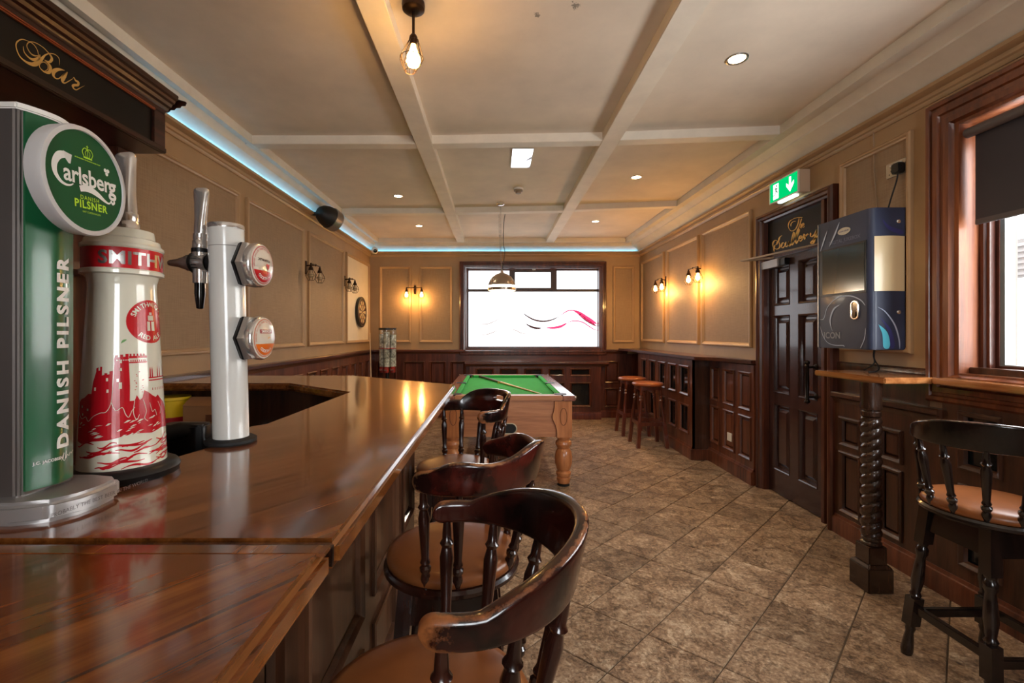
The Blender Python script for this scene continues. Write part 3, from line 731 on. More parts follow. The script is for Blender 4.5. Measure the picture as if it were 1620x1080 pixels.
for z in (.88, 1.10): b.turned((3.36, z, -.024), (3.36, z, .045), [(0,.022),(.1,.022),(.25,.008),(1,.009)])
b.build('pull_handle', mHANDLE, door_1)
for z in (.3, 1.75):
    b = MB(FR); b.cyl((3.985, z-.05, -.018), (3.985, z+.05, -.018), .007); b.build('hinge', mSTEEL, door_1)
closer = thing('door_closer', 'silver overhead door closer with its arm above the dark door', 'door closer', (XR, 3.85, 1.94))
b = MB(FR); b.rbox(3.73, 3.985, 1.90, 1.965, -.022, .035, .01); b.build('body', mSILVER, closer, bevel=.004)
b = MB(FR); b.box(3.66, 3.73, 1.905, 1.96, -.022, .02); b.build('end_cap', mBLACK, closer, bevel=.003)
b = MB(FR); b.hexa([(3.80,1.972,.02),(3.84,1.972,.02),(4.06,1.984,.15),(4.03,1.984,.16),(3.80,1.990,.02),(3.84,1.990,.02),(4.06,1.999,.15),(4.03,1.999,.16)])
b.hexa([(4.03,1.986,.14),(4.06,1.986,.165),(3.36,1.995,.005),(3.33,1.995,-.008),(4.03,2.002,.14),(4.06,2.002,.165),(3.36,2.008,.005),(3.33,2.008,-.008)])
b.build('arm', plain('closer_arm_metal', (176,162,148), .35, .6), closer, bevel=.002)
# the lettered board over the door
sign = MB(FR); sign.box(3.255, 3.99, 2.012, 2.30, -.03, -.012)
sign = sign.build('door_sign', mBOARDB, ang=0)
tag(sign, 'black board with gold script reading The Scullery over the dark door', 'sign')
SCUL = [('T',[(3.600,2.257),(3.546,2.251),(3.491,2.239)]),('Tl',[(3.594,2.254),(3.645,2.245),(3.662,2.209),(3.630,2.167),(3.582,2.165),(3.552,2.191),(3.536,2.226),(3.532,2.244)]),('Tc',[(3.630,2.201),(3.628,2.221),(3.603,2.233),(3.570,2.228)]),
 ('h',[(3.503,2.233),(3.520,2.199),(3.541,2.161)]),('h2',[(3.534,2.177),(3.515,2.192),(3.504,2.187),(3.512,2.164),(3.499,2.161)]),('e',[(3.497,2.173),(3.479,2.179),(3.479,2.191),(3.492,2.190),(3.499,2.172),(3.483,2.161),(3.470,2.167)]),
 ('S',[(3.743,2.154),(3.772,2.144),(3.786,2.118),(3.772,2.084),(3.777,2.061),(3.815,2.055),(3.858,2.079),(3.865,2.114),(3.836,2.132),(3.804,2.119),(3.815,2.096),(3.840,2.093)]),('Se',[(3.840,2.093),(3.851,2.059),(3.845,2.040)]),
 ('c',[(3.710,2.080),(3.727,2.092),(3.745,2.081),(3.750,2.061),(3.732,2.051),(3.704,2.063)]),('u',[(3.689,2.092),(3.702,2.063),(3.687,2.051),(3.659,2.066),(3.652,2.087)]),('u2',[(3.652,2.087),(3.662,2.058),(3.647,2.050),(3.628,2.064)]),
 ('l1',[(3.628,2.064),(3.588,2.129),(3.594,2.146),(3.608,2.121),(3.621,2.076),(3.616,2.052),(3.589,2.070)]),('l2',[(3.589,2.070),(3.534,2.144),(3.541,2.161),(3.558,2.134),(3.572,2.086),(3.567,2.055),(3.536,2.077)]),
 ('e2',[(3.534,2.078),(3.504,2.086),(3.504,2.099),(3.521,2.099),(3.533,2.078),(3.517,2.062),(3.486,2.076)]),('r2',[(3.486,2.076),(3.473,2.104),(3.461,2.090),(3.472,2.064)]),('r3',[(3.465,2.081),(3.437,2.098),(3.424,2.092)]),
 ('y',[(3.404,2.102),(3.404,2.078),(3.388,2.069),(3.356,2.084),(3.335,2.112)]),('y2',[(3.335,2.112),(3.351,2.070),(3.371,2.024),(3.392,2.008),(3.399,2.027),(3.356,2.049),(3.304,2.073),(3.289,2.089)])]
b = MB(FR)
for nme, pts in SCUL:
    big = nme not in ('T','Tl','Tc','h','h2','e')
    pen(b, [(x, max(z, 2.018)) for x, z in pts], .005 if big else .0042, .021 if big else .0125, slant=(-.55, 1), d=-.0105)
b.build('gold_lettering', mGOLDB, sign, ang=0, recalc=False)
# ------------------------------------------------------------------ the bar
BZ = 1.07
bar = thing('bar_counter', 'panelled dark wood bar counter under the glossy varnished top', 'bar counter', (-1.0, 1.0, 0))
OUT = [(-.43, -1.4), (-.43, 2.30), (-1.02, 2.74), (XL+.002, 2.74)]
INN = [(XL+.002, 2.71), (-1.03, 2.71), (-.46, 2.285), (-.46, -1.4)]
b = MB(); b.prism(OUT + INN, 0, BZ-.046); b.build('bar_front', mFASC, bar, ang=0)
FBAR = frame((-.43, 0, 0), (0,1,0), (1,0,0))
wd = Vector((-.59, .44, 0)).normalized(); wn = Vector((.44, .59, 0)).normalized()
FCH = frame((-.43, 2.30, 0), wd, wn)
def bar_panels(M, a0, a1, cols):
    wainscot(M, bar, a0, a1, .10, 1.02, .022, cols, [(.15, .38), (.48, .97)], mFASC, mFASC)
    run(M, a0, a1, BASE(.022, .11, .02), 'skirting', mFASC, bar)
bar_panels(FBAR, -1.4, 2.30, [(1.516+.0, 1.88), (1.99, 2.24), (.98, 1.39), (.45, .86), (-.1, .33), (-.65, -.22)])
bar_panels(FCH, 0, .735, [(.08, .33), (.42, .67)])
for z in (.30, .78):
    b = MB(); b.prism([(-.46, -1.0), (-.46, 2.285), (-1.03, 2.71), (XL+.02, 2.71), (XL+.02, 2.50), (-1.1, 2.50), (-.70, 2.18), (-.70, -1.0)], z-.02, z); b.build('shelf', mBLACKW, bar, ang=0)
def top_slab(name, pts, label):
    b = MB(); b.prism(pts, BZ-.042, BZ)
    o = b.build(name, [mBAR, mBARE], bevel=.011, seg=3)
    for p in o.data.polygons:
        if p.normal.z < .9: p.material_index = 1
    return tag(o, label, 'counter top')
top_slab('bar_worktop', [(-.212, .612), (-.212, 2.49), (-.94, 3.03), (XL+.045, 3.03), (XL+.045, 2.54), (-1.16, 2.55), (-.70, 2.17), (-.715, 1.41), (-.745, 1.37), (-.705, 1.15), (-.735, 1.01), (-.86, .99), (-.955, .96), (-.955, .612)],
         'long glossy varnished wooden bar top carrying the beer taps')
top_slab('bar_flap', [(-.216, -1.3), (-.216, .603), (-.955, .603), (-.955, -1.3)], 'glossy near end of the bar top, beyond the dark joint')
b = MB(); b.box(-.95, -.216, .6045, .6105, BZ-.03, BZ-.0035)
tag(b.build('joint_strip', mBLACKW), 'thin dark joint strip across the bar top', 'strip')
b = MB(); b.box(-.95, -.216, .578, .6, BZ-.004, BZ+.0008); tag(b.build('edge_strip', mBARE, bevel=.0006), 'narrow lighter wooden edging strip along the near side of the bar joint', 'strip')

# boxes kept under the bar
pail = thing('ice_pail', 'yellow and red tub on the shelf under the far bar run', 'tub', (-1.845, 2.60, .78))
b = MB(); b.lathe([(0,.07),(.09,.078),(.092,.083),(.10,.083)], (-1.845, 2.60, .78)); b.build('tub_base', plain('red_tub', (176,26,34), .4), pail)
b = MB(); b.lathe([(0,.083),(.09,.088),(.095,.094),(.11,.094),(.11,.086)], (-1.845, 2.60, .88)); b.build('tub_body', plain('yellow_tub', (236,196,30), .4), pail)
crate = thing('cardboard_box', 'plain brown cardboard box beside the yellow tub under the bar', 'box', (-1.61, 2.61, .78))
mCARD = plain('brown_cardboard', (170,122,80), .8, noise=.05)
b = MB(); b.box(-1.73, -1.49, 2.52, 2.69, .78, .945); b.build('carton', mCARD, crate, bevel=.003)
b = MB(); b.hexa([(-1.73,2.52,.945),(-1.49,2.52,.945),(-1.49,2.59,.985),(-1.73,2.59,.985),(-1.73,2.52,.949),(-1.49,2.52,.949),(-1.49,2.59,.989),(-1.73,2.59,.989)]); b.build('flap', mCARD, crate)
b = MB(); b.rbox(-1.60, -1.52, 2.514, 2.521, .86, .90, .003); b.build('print', plain('carton_print', (120,72,44), .8), crate)
drip = thing('tap_drip_tray', 'black plastic drip tray and hose bracket behind the white tap column', 'tray', (-.86, 1.16, .78))
b = MB(); b.rbox(-1.02, -.745, 1.03, 1.30, .96, .99, .03); b.ring(-1.02, -.745, 1.03, 1.30, [(.002, .99), (.002, 1.02), (.014, 1.02), (.014, .99)]); b.build('tray', mBLACK, drip, bevel=.003)
b = MB(); b.rbox(-.90, -.78, 1.21, 1.27, 1.0, 1.105, .02); b.build('bracket', mBLACK, drip, bevel=.008)
b = MB(); b.tube([(-.79, 1.24, 1.085), (-.84, 1.22, 1.09), (-.90, 1.17, 1.075), (-.93, 1.11, 1.03), (-.93, 1.08, 1.0)], .022, n=12); b.build('hose', mRUBBER, drip)
b = MB(); b.box(-.95, -.80, 1.10, 1.22, .78, .965); b.build('stand', mBLACK, drip)

# ---- green tap tower
ct = thing('beer_tower', 'tall green beer tower with round Danish pilsner badge on the bar', 'beer tap', (-.76, .72, BZ))
b = MB(); pts = [(-.92, .655), (-.70, .652), (-.655, .668), (-.636, .70), (-.632, .735), (-.638, .775), (-.655, .79), (-.70, .80), (-.92, .80)]
b.prism(pts, BZ, BZ+.034); b.build('base_plate', mSILVER, ct, bevel=.008, seg=3)
mTGREEN = None
def m_green():
    m, nt, b = newmat('green_tower_panel', .3, coat=.5)
    n = node(nt, 'ShaderNodeTexNoise', Scale=3, Detail=2); nt.links.new(coords(nt, 'World'), n.inputs[0])
    r = ramp(nt, n.outputs[0], [(.3, lin(14,76,44)), (.7, lin(28,104,62))]); nt.links.new(r.outputs[0], b.inputs['Base Color']); return m
mTG = m_green()
TX, TZ = -.702, 1.688
b = MB(); b.prism([(-.86, .676), (TX-.012, .676), (TX-.006, .682), (TX-.006, .764), (TX-.012, .770), (-.86, .770)], BZ+.034, TZ); b.build('column', plain('grey_tower_metal', (118,112,108), .35, .7), ct, bevel=.003)
PAN = [(TX-.012, .684)] + [(TX-.004+.012*sin(pi*k/8), .684+.078*k/8) for k in range(9)] + [(TX-.012, .762)]
b = MB(); b.prism(PAN, BZ+.042, TZ-.004); b.build('front_panel', mTG, ct, ang=50)
b = MB(); b.prism([(-.86, .674), (TX-.008, .674)] + [(TX-.002+.014*sin(pi*k/8), .682+.082*k/8) for k in range(9)] + [(TX-.008, .772), (-.86, .772)], TZ-.004, TZ+.006); b.build('top_cap', mWHITEP, ct, bevel=.002)
def on_panel(x, y):           # x along the tower upward, y across it
    t = min(1, max(0, (y - .684) / .078)); return (TX - .003 + .012*sin(pi*t), y, x)
v, f = text_geo('DANISH PILSNER', .0315, bold=.0014, spacing=1.33)
b = MB(); wrap(b, [(p[1], p[0]) for p in v], f, lambda q, s_: on_panel(1.318 + s_*1.0, .7335 - q), .006, -.05, .05)
b.build('tower_lettering', mWHITE, ct, ang=0, recalc=False)
v, f = text_geo('J.C. JACOBSEN', .0062, bold=.0002)
b = MB(); wrap(b, v, f, lambda q, s_: on_panel(1.151 + s_, .711 + q), .01, -.05, .05)
pen(b, [(.728,1.146),(.733,1.158),(.731,1.148),(.735,1.146),(.738,1.160),(.737,1.148),(.741,1.153),(.745,1.150),(.749,1.155),(.753,1.152),(.757,1.156),(.760,1.155)], .0006, .0011, fn=lambda y, z: on_panel(z, y), k=5)
b.build('signature', mWHITE, ct, ang=0, recalc=False)
FBASE = frame((-.6345, .735, 0), (.10, 1, 0), (1, -.10, 0))
b = MB(FBASE); text_on(b, 'PROBABLY THE BEST BEER IN THE WORLD', .0085, -.0, BZ+.017, .0045); b.build('base_lettering', plain('grey_lettering', (96,92,90), .5), ct, ang=0, recalc=False)
# badge
bc = Vector((-.650, .728, 1.592)); bn = Vector((1, .09, 0)).normalized()
badge = MB(); badge.lathe([(-.052, .05), (-.028, .05), (-.027, .078), (-.024, .0835), (-.006, .0855), (-.001, .084), (0, .0775), (-.003, .0765)], bc, bn, n=56)
badge = badge.build('badge', plain('pale_grey_badge', (196,192,190), .35), ct)
b = MB(); b.lathe([(-.006, .0768), (-.0025, .0768)], bc, bn, n=56); b.build('badge_face', plain('dark_green_badge', (8,78,42), .5, spec=.2), badge)
FBG = frame((bc.x, bc.y, bc.z), (-.09, 1, 0), bn) @ Matrix.Rotation(R(4), 4, 'Z')
mLIME = plain('lime_print', (176,222,40), .4)
b = MB(FBG); D = -.0021
def C2(pts, w): pen(b, [(x*.001, y*.001, w_*.001) for x, y, w_ in pts], 0, 0, k=6, d=D, taper=False)
C2([(-33,29.5,8),(-41,30,10),(-51,26,11),(-58,16,10),(-60,6,9),(-57.5,-3,7),(-50,-11,5),(-41,-14,3.5),(-33,-13,2.5),(-27,-9.5,1.5)], 0)
b.add([(-.043,.0355,D),(-.027,.0335,D),(-.0305,.0195,D),(-.034,.0195,D),(-.039,.0245,D)], [(0,1,2,3,4)])
v, f = text_geo('arlsber', .037, bold=.0007, spacing=.96, align='LEFT')
b.add([(p[0]*.94 - .0445, p[1] + .0045, D) for p in v], f)
v, f = text_geo('g', .040, bold=.0011, align='LEFT'); b.add([(p[0]*.94 + .0455, p[1] + .0035, D) for p in v], f)
C2([(56,-16,2),(57,-21,4),(53,-24,4),(50,-20,2.5),(48,-23,2.5),(43,-25,3),(34,-22,5),(22,-16,8),(8,-11.5,10),(-4,-11,10.5),(-15,-14,9)], 0)
for px_, pz_ in ((.040,.029),(.046,.029),(.043,.0235)): b.lathe([(D-.0001, .0032), (D, .0032)], (px_, pz_, 0), (0,0,1), n=10)
b.build('badge_script', mWHITE, badge, ang=0, recalc=False)
b = MB(FBG); text_on(b, 'PILSNER', .0168, .006, -.0375, D, bold=.0005, spacing=1.12); text_on(b, 'DANISH', .0088, .004, -.0265, D, bold=.0001, spacing=1.3); text_on(b, '1847 COPENHAGEN', .0042, .006, -.0485, D)
text_on(b, 'BY APPOINTMENT TO THE ROYAL DANISH COURT', .0022, .004, .0335, D, bold=.0001)
cx, cy = .004, .043
b.add([(cx-.0085,cy-.0065,D),(cx+.0085,cy-.0065,D),(cx+.0085,cy-.004,D),(cx-.0085,cy-.004,D)], [(0,1,2,3)])
for s_ in (-1, 1):
    C2([((cx+.0075*s_)*1000,(cy-.004)*1000,1.2),((cx+.0105*s_)*1000,(cy+.003)*1000,1.2),((cx+.006*s_)*1000,(cy+.009)*1000,1.2),(cx*1000,(cy+.008)*1000,1.2)], 0)
    C2([((cx+.003*s_)*1000,(cy-.004)*1000,1),((cx+.0045*s_)*1000,(cy+.003)*1000,1),(cx*1000,(cy+.008)*1000,1)], 0)
C2([(cx*1000,(cy-.004)*1000,1),(cx*1000,(cy+.008)*1000,1)], 0)
C2([(cx*1000,(cy+.009)*1000,1.2),(cx*1000,(cy+.0145)*1000,1.2)], 0); C2([((cx-.002)*1000,(cy+.0125)*1000,1),((cx+.002)*1000,(cy+.0125)*1000,1)], 0)
b.build('badge_lettering', mLIME, badge, ang=0, recalc=False)

# ---- cream ale tower printed with a castle
AX, AY = -.739, .905
st = thing('ale_tower', 'cream tapered ale tower printed with a red castle on the bar', 'beer tap', (AX, AY, BZ))
b = MB(); b.lathe([(0,.092),(.012,.095),(.02,.09),(.025,.08)], (AX, AY, BZ), n=40); b.build('base_plate', mBLACK, st)
SP = [(1.093, .0715), (1.2, .067), (1.3, .062), (1.4, .0565), (1.435, .054), (1.448, .0545), (1.462, .058), (1.470, .0635)]
b = MB(); b.lathe([(z - 1.09, r) for z, r in SP], (AX, AY, 1.09), n=48); b.build('body', mCREAM, st)
b = MB(); b.lathe([(0,.06),(.002,.0665),(.008,.067),(.011,.0645)], (AX, AY, 1.462), n=48); b.lathe([(0,.064),(.003,.0665),(.008,.0665),(.012,.062),(.02,.06),(.024,.052),(.04,.05),(.042,.03)], (AX, AY, 1.512), n=48); b.build('collar', mCREAM, st)
b = MB(); b.lathe([(0,.0642),(.042,.0642)], (AX, AY, 1.471), n=48, caps=False); b.build('red_band', mRED, st)
def s_rad(z):
    for (z0, r0), (z1, r1) in zip(SP, SP[1:]):
        if z <= z1: return r0 + (r1 - r0) * max(0, (z - z0)) / (z1 - z0)
    return SP[-1][1]
def on_cone(lift):
    def fn(a, z):            # a in degrees, z height
        r = s_rad(z) + lift; return (AX + r*cos(R(a)), AY + r*sin(R(a)), z)
    return fn
def on_band(a, z): return (AX + .0646*cos(R(a)), AY + .0646*sin(R(a)), z)
dg = 180 / pi / .0642
v, f = text_geo("SMITHWICK'S", .034, bold=.001, spacing=1.06)
b = MB(); wrap(b, [(p[0]*dg + 12, p[1] + 1.491) for p in v], f, on_band, 5, -130, 130, .001); b.build('band_lettering', mSTEEL, st, ang=0, recalc=False)
def polys(name, lst, mat, lift):
    b = MB()
    for P in lst: wrap(b, P, [tuple(range(len(P)))], on_cone(lift), 5, -180, 60, .001, .012)
    return b.build(name, mat, st, ang=0, recalc=False)
# castle: left curtain, keep in shade, rock; then pale lines and windows over it
battle = [(-122,1.150),(-122,1.222),(-116,1.228),(-108,1.231),(-101,1.238),(-95,1.238),(-93,1.26),(-88.5,1.279),(-88.5,1.285),(-85,1.287),(-85,1.281),(-82.5,1.281),(-82.5,1.288),(-79.5,1.288),(-79.5,1.272),(-76,1.273),(-76,1.276),(-72,1.276),(-72,1.273),(-69,1.274),(-69,1.279),(-64.5,1.280),(-62.5,1.292),(-63,1.302),(-61.5,1.309),(-58,1.309),(-58,1.305),(-55,1.305),(-55,1.310),(-51,1.310),(-51,1.306),(-48,1.306),(-48,1.311),(-43.5,1.311),(-43.5,1.306),(-42,1.25),(-42.5,1.222),
          (-36,1.222),(-33,1.232),(-29,1.222),(-25,1.226),(-22,1.240),(-16,1.236),(-8,1.228),(-2,1.224),(3,1.228),(8,1.221),(20,1.21),(30,1.19),(40,1.17),(40,1.158),(8,1.162),(-12,1.156),(-30,1.159),(-48,1.158),(-70,1.152),(-90,1.151),(-110,1.146)]
polys('castle_print', [battle], mREDP, .0004)
cre = []
def win(a, z, wa=1.6, h=.005): cre.append([(a-wa, z-h), (a+wa, z-h), (a+wa, z+h), (a-wa, z+h)])
for a, z in ((-54,1.297),(-54,1.282),(-72,1.264),(-71,1.243),(-89,1.247),(-58,1.262),(-92,1.27)): win(a, z, 1.4, .003)
for a in range(-60, -44, 3): cre.append([(a, 1.3005), (a+1.6, 1.3005), (a+1.6, 1.2985), (a, 1.2985)])
win(-54.5, 1.252, 2, .006)
for a, z in ((-112,1.214),(-100,1.209),(-110,1.2)): win(a, z, 1.2, .002)
polys('castle_windows', cre, mCREAM, .0008)
b = MB(); rnd = random.Random(3)
for pts in ([(-122,1.205),(-112,1.192),(-103,1.196),(-98,1.188),(-90,1.197),(-80,1.203),(-72,1.205),(-66,1.222),(-64,1.26),(-63,1.29)],[(-66,1.222),(-60,1.206),(-52,1.211),(-48,1.198),(-44,1.192),(-40,1.203),(-36,1.210)],[(-36,1.222),(-38,1.2),(-34,1.186),(-30,1.195)],[(-14,1.215),(-10,1.197),(-5,1.2),(-2,1.188)],[(-24,1.222),(-20,1.2),(-23,1.187),(-18,1.18)],[(2,1.215),(8,1.2),(6,1.19)]):
    pen(b, [(a*.0011, z) for a, z in pts], .0009, .0009, k=5, fn=lambda x, z: on_cone(.0008)(x/.0011, z), taper=False)
for k in range(34):
    a = rnd.uniform(-118, 6); z = rnd.uniform(1.157, 1.186); l = rnd.uniform(2, 6); h = rnd.uniform(.0006, .0016)
    P = [(a-l, z-h), (a, z-h*.2), (a+l, z+h*2), (a, z+h*2.2)]; b.add([on_cone(.0008)(*q) for q in P], [(0,1,2,3)])
b.build('castle_lines', mCREAM, st, ang=0, recalc=False)
b = MB()
for z, w_ in ((1.3045,.0022),(1.2945,.0012)):
    b.add([on_cone(.0005)(a, zz) for a in range(-43, -15, 3) for zz in (z-w_, z+w_)], [(2*i,2*i+1,2*i+3,2*i+2) for i in range(9)])
for a in range(-42, -18, 5): b.add([on_cone(.0005)(q, z) for q, z in ((a,1.306),(a+2.4,1.306),(a+2.4,1.311),(a,1.311))], [(0,1,2,3)])
for a in range(-41, -18, 3): b.add([on_cone(.0005)(q, z) for q, z in ((a,1.296),(a+1.3,1.296),(a+1.3,1.2995),(a,1.2995))], [(0,1,2,3)])
for k in range(14):
    a = rnd.uniform(-40, -22); z = rnd.uniform(1.235, 1.29); b.add([on_cone(.0005)(q, y) for q, y in ((a,z),(a+2.2,z),(a+2.2,z+.0012),(a,z+.0012))], [(0,1,2,3)])
for z in (1.263, 1.258): b.add([on_cone(.0005)(a, zz) for a in range(-14, 32, 4) for zz in (z-.0012, z+.0012)], [(2*i,2*i+1,2*i+3,2*i+2) for i in range(11)])
for a in (-12, -8, 4, 10, 22): b.add([on_cone(.0005)(q, y) for q, y in ((a,1.262),(a+2.5,1.262),(a+2.2,1.278),(a+1.2,1.285),(a+.3,1.278))], [(0,1,2,3,4)])
for k in range(8):
    a = -8 + 5*k; b.add([on_cone(.0005)(q, y) for q, y in ((a,1.238),(a+1.2,1.238),(a+1.2,1.243),(a,1.243))], [(0,1,2,3)])
b.build('castle_keep_lines', mREDP, st, ang=0, recalc=False)
b = MB()
for k in range(30):
    a0 = rnd.uniform(-125, 10); z0 = 1.098 + .046*(k / 30) + rnd.uniform(-.002, .002); L = rnd.uniform(22, 60); am = rnd.uniform(.001, .004)
    pts = [(a0 + L*t/6, z0 + am*sin(t*1.1 + k) + .006*t/6, (.0007 + .0016*sin(pi*t/6)*rnd.uniform(.4, 1.1))) for t in range(7)]
    Q = crom(pts, 4)
    b.add([on_cone(.0005)(q[0], max(1.0945, q[1] + s_*q[2])) for q in Q for s_ in (-1, 1)], [(2*i,2*i+1,2*i+3,2*i+2) for i in range(len(Q)-1)])
b.build('wave_print', mREDP, st, ang=0, recalc=False)
ra, rz_, rr_ = -5, 1.373, .0425
deg = 180 / pi / s_rad(rz_)
polys('roundel_print', [[(ra + deg*rr_*cos(2*pi*k/40), rz_ + rr_*sin(2*pi*k/40)) for k in range(40)]], mRED, .0004)
b = MB()
def arc_text(b, txt, size, rad, mid, sweep, fn, flip=False):
    n = len(txt)
    for i, chh in enumerate(txt):
        t = mid + (-.5 + (i + .5)/n) * sweep * (1 if not flip else -1)
        v, f = text_geo(chh, size, bold=size*.02)
        x0, y0 = rad*sin(t), rad*cos(t); q = -t + (pi if flip else 0)
        b.add([fn(x0 + p[0]*cos(q) - p[1]*sin(q), y0 + p[0]*sin(q) + p[1]*cos(q)) for p in v], f)
rf = lambda x, y: on_cone(.0009)(ra + deg*x, rz_ + y)
arc_text(b, "SMITHWICK'S", .0125, .033, 0, 2.6, rf); arc_text(b, 'RED ALE', .0125, .033, pi, 1.5, rf, True)
for x0, x1, y0, y1 in ((-.008,.008,-.018,.0),(-.006,.006,.002,.012),(-.003,.003,.013,.018)): b.add([rf(x0,y0), rf(x1,y0), rf(x1,y1), rf(x0,y1)], [(0,1,2,3)])
b.build('roundel_lettering', mCREAM, st, ang=0, recalc=False)
b = MB(); pen(b, [(-.046,1.338,.001),(-.050,1.336,.004),(-.054,1.331,.001)], 0, 0, k=5, fn=lambda a, z: on_cone(.0005)(a*1000, z)); b.build('leaf_print', plain('green_leaf_print', (110,160,90), .4), st, ang=0, recalc=False)
def tap_handle(p0, top, parent, s=1):
    """chrome pull handle: ferrule then a flat flared grip"""
    p0, top = Vector(p0), Vector(top); d = top - p0; L = d.length; z = d.normalized()
    b = MB(); b.turned(p0, p0 + z*L*.26, [(0,.016*s),(.1,.0175*s),(.5,.0175*s),(.55,.0155*s),(.6,.0155*s),(.65,.0165*s),(.95,.0165*s),(1,.012*s)], n=18)
    x = Vector((1, 0, 0)); x = (x - z*x.dot(z)).normalized(); y = z.cross(x); rs = []
    for t, wx, wy in ((.24,.0125,.012),(.3,.0135,.0125),(.5,.0135,.0105),(.75,.0165,.009),(.92,.019,.0085),(.97,.0185,.0075),(1,.014,.004)):
        c = p0 + z*L*t; rs.append([c + x*wx*s*(abs(cos(a))**.7)*(1 if cos(a) >= 0 else -1) + y*wy*s*(abs(sin(a))**.7)*(1 if sin(a) >= 0 else -1) for a in [2*pi*k/20 for k in range(20)]])
    b.loft(rs); return b.build('tap_handle', mCHROME, parent, ang=50)
tap_handle((AX+.012, AY, 1.545), (AX-.004, AY+.01, 1.712), st, 1.05)

# ---- white tap column
wc = thing('tap_column', 'white cylindrical tap column with two round cocktail badges on the bar', 'beer tap', (-.678, 1.17, BZ))
lean = Vector((-.0135, 0, .541)).normalized(); p0 = Vector((-.678, 1.17, BZ+.014))
b = MB(); b.lathe([(0,.058),(.004,.06),(.010,.059),(.015,.05)], (-.678, 1.17, BZ), n=36); b.build('base_ring', mRUBBER, wc)
b = MB(); b.lathe([(0,.0415),(.536,.0415)], p0, lean, n=40); b.build('column', mWHITEC, wc, ang=40)
b = MB(); b.lathe([(.532,.0423),(.541,.0427),(.544,.041),(.544,.02)], p0, lean, n=40); b.build('top_cap', mCHROME, wc)
b = MB(); b.lathe([(.485,.0418),(.487,.0418)], p0, lean, n=40, caps=False); b.build('cap_seam', plain('seam_grey', (150,146,140), .5), wc)
ty, tz = 1.165, 1.53
b = MB(); b.cyl((-.727, ty, tz), (-.716, ty, tz), .027); b.lathe([(0,.02),(.016,.0235),(.03,.0235),(.03,.026),(.036,.027),(.04,.0235)], (-.735, ty, tz), (-1,0,0)); b.build('tap_collar', mBLACK, wc)
b = MB(); b.lathe([(0,.0235),(.035,.0235),(.038,.0215),(.05,.021),(.053,.019),(.075,.011),(.095,.008),(.10,.006)], (-.735, ty, tz), (-1,0,0), n=22); b.cyl((-.755, ty, tz), (-.755, ty, tz-.052), .0165); b.cyl((-.755, ty, tz), (-.755, ty, tz+.03), .018); b.build('tap_body', mCHROME, wc)
b = MB(); b.lathe([(0,.0125),(.03,.0125),(.068,.008),(.07,.004)], (-.755, ty, tz-.048), (0,0,-1)); b.build('spout', mBLACKG, wc)
b = MB(); b.cyl((-.755, ty, tz+.026), (-.755, ty, tz+.036), .0195); b.build('handle_seal', mBLACK, wc)
tap_handle((-.755, ty, tz+.034), (-.752, ty+.002, tz+.192), wc, 1.0)
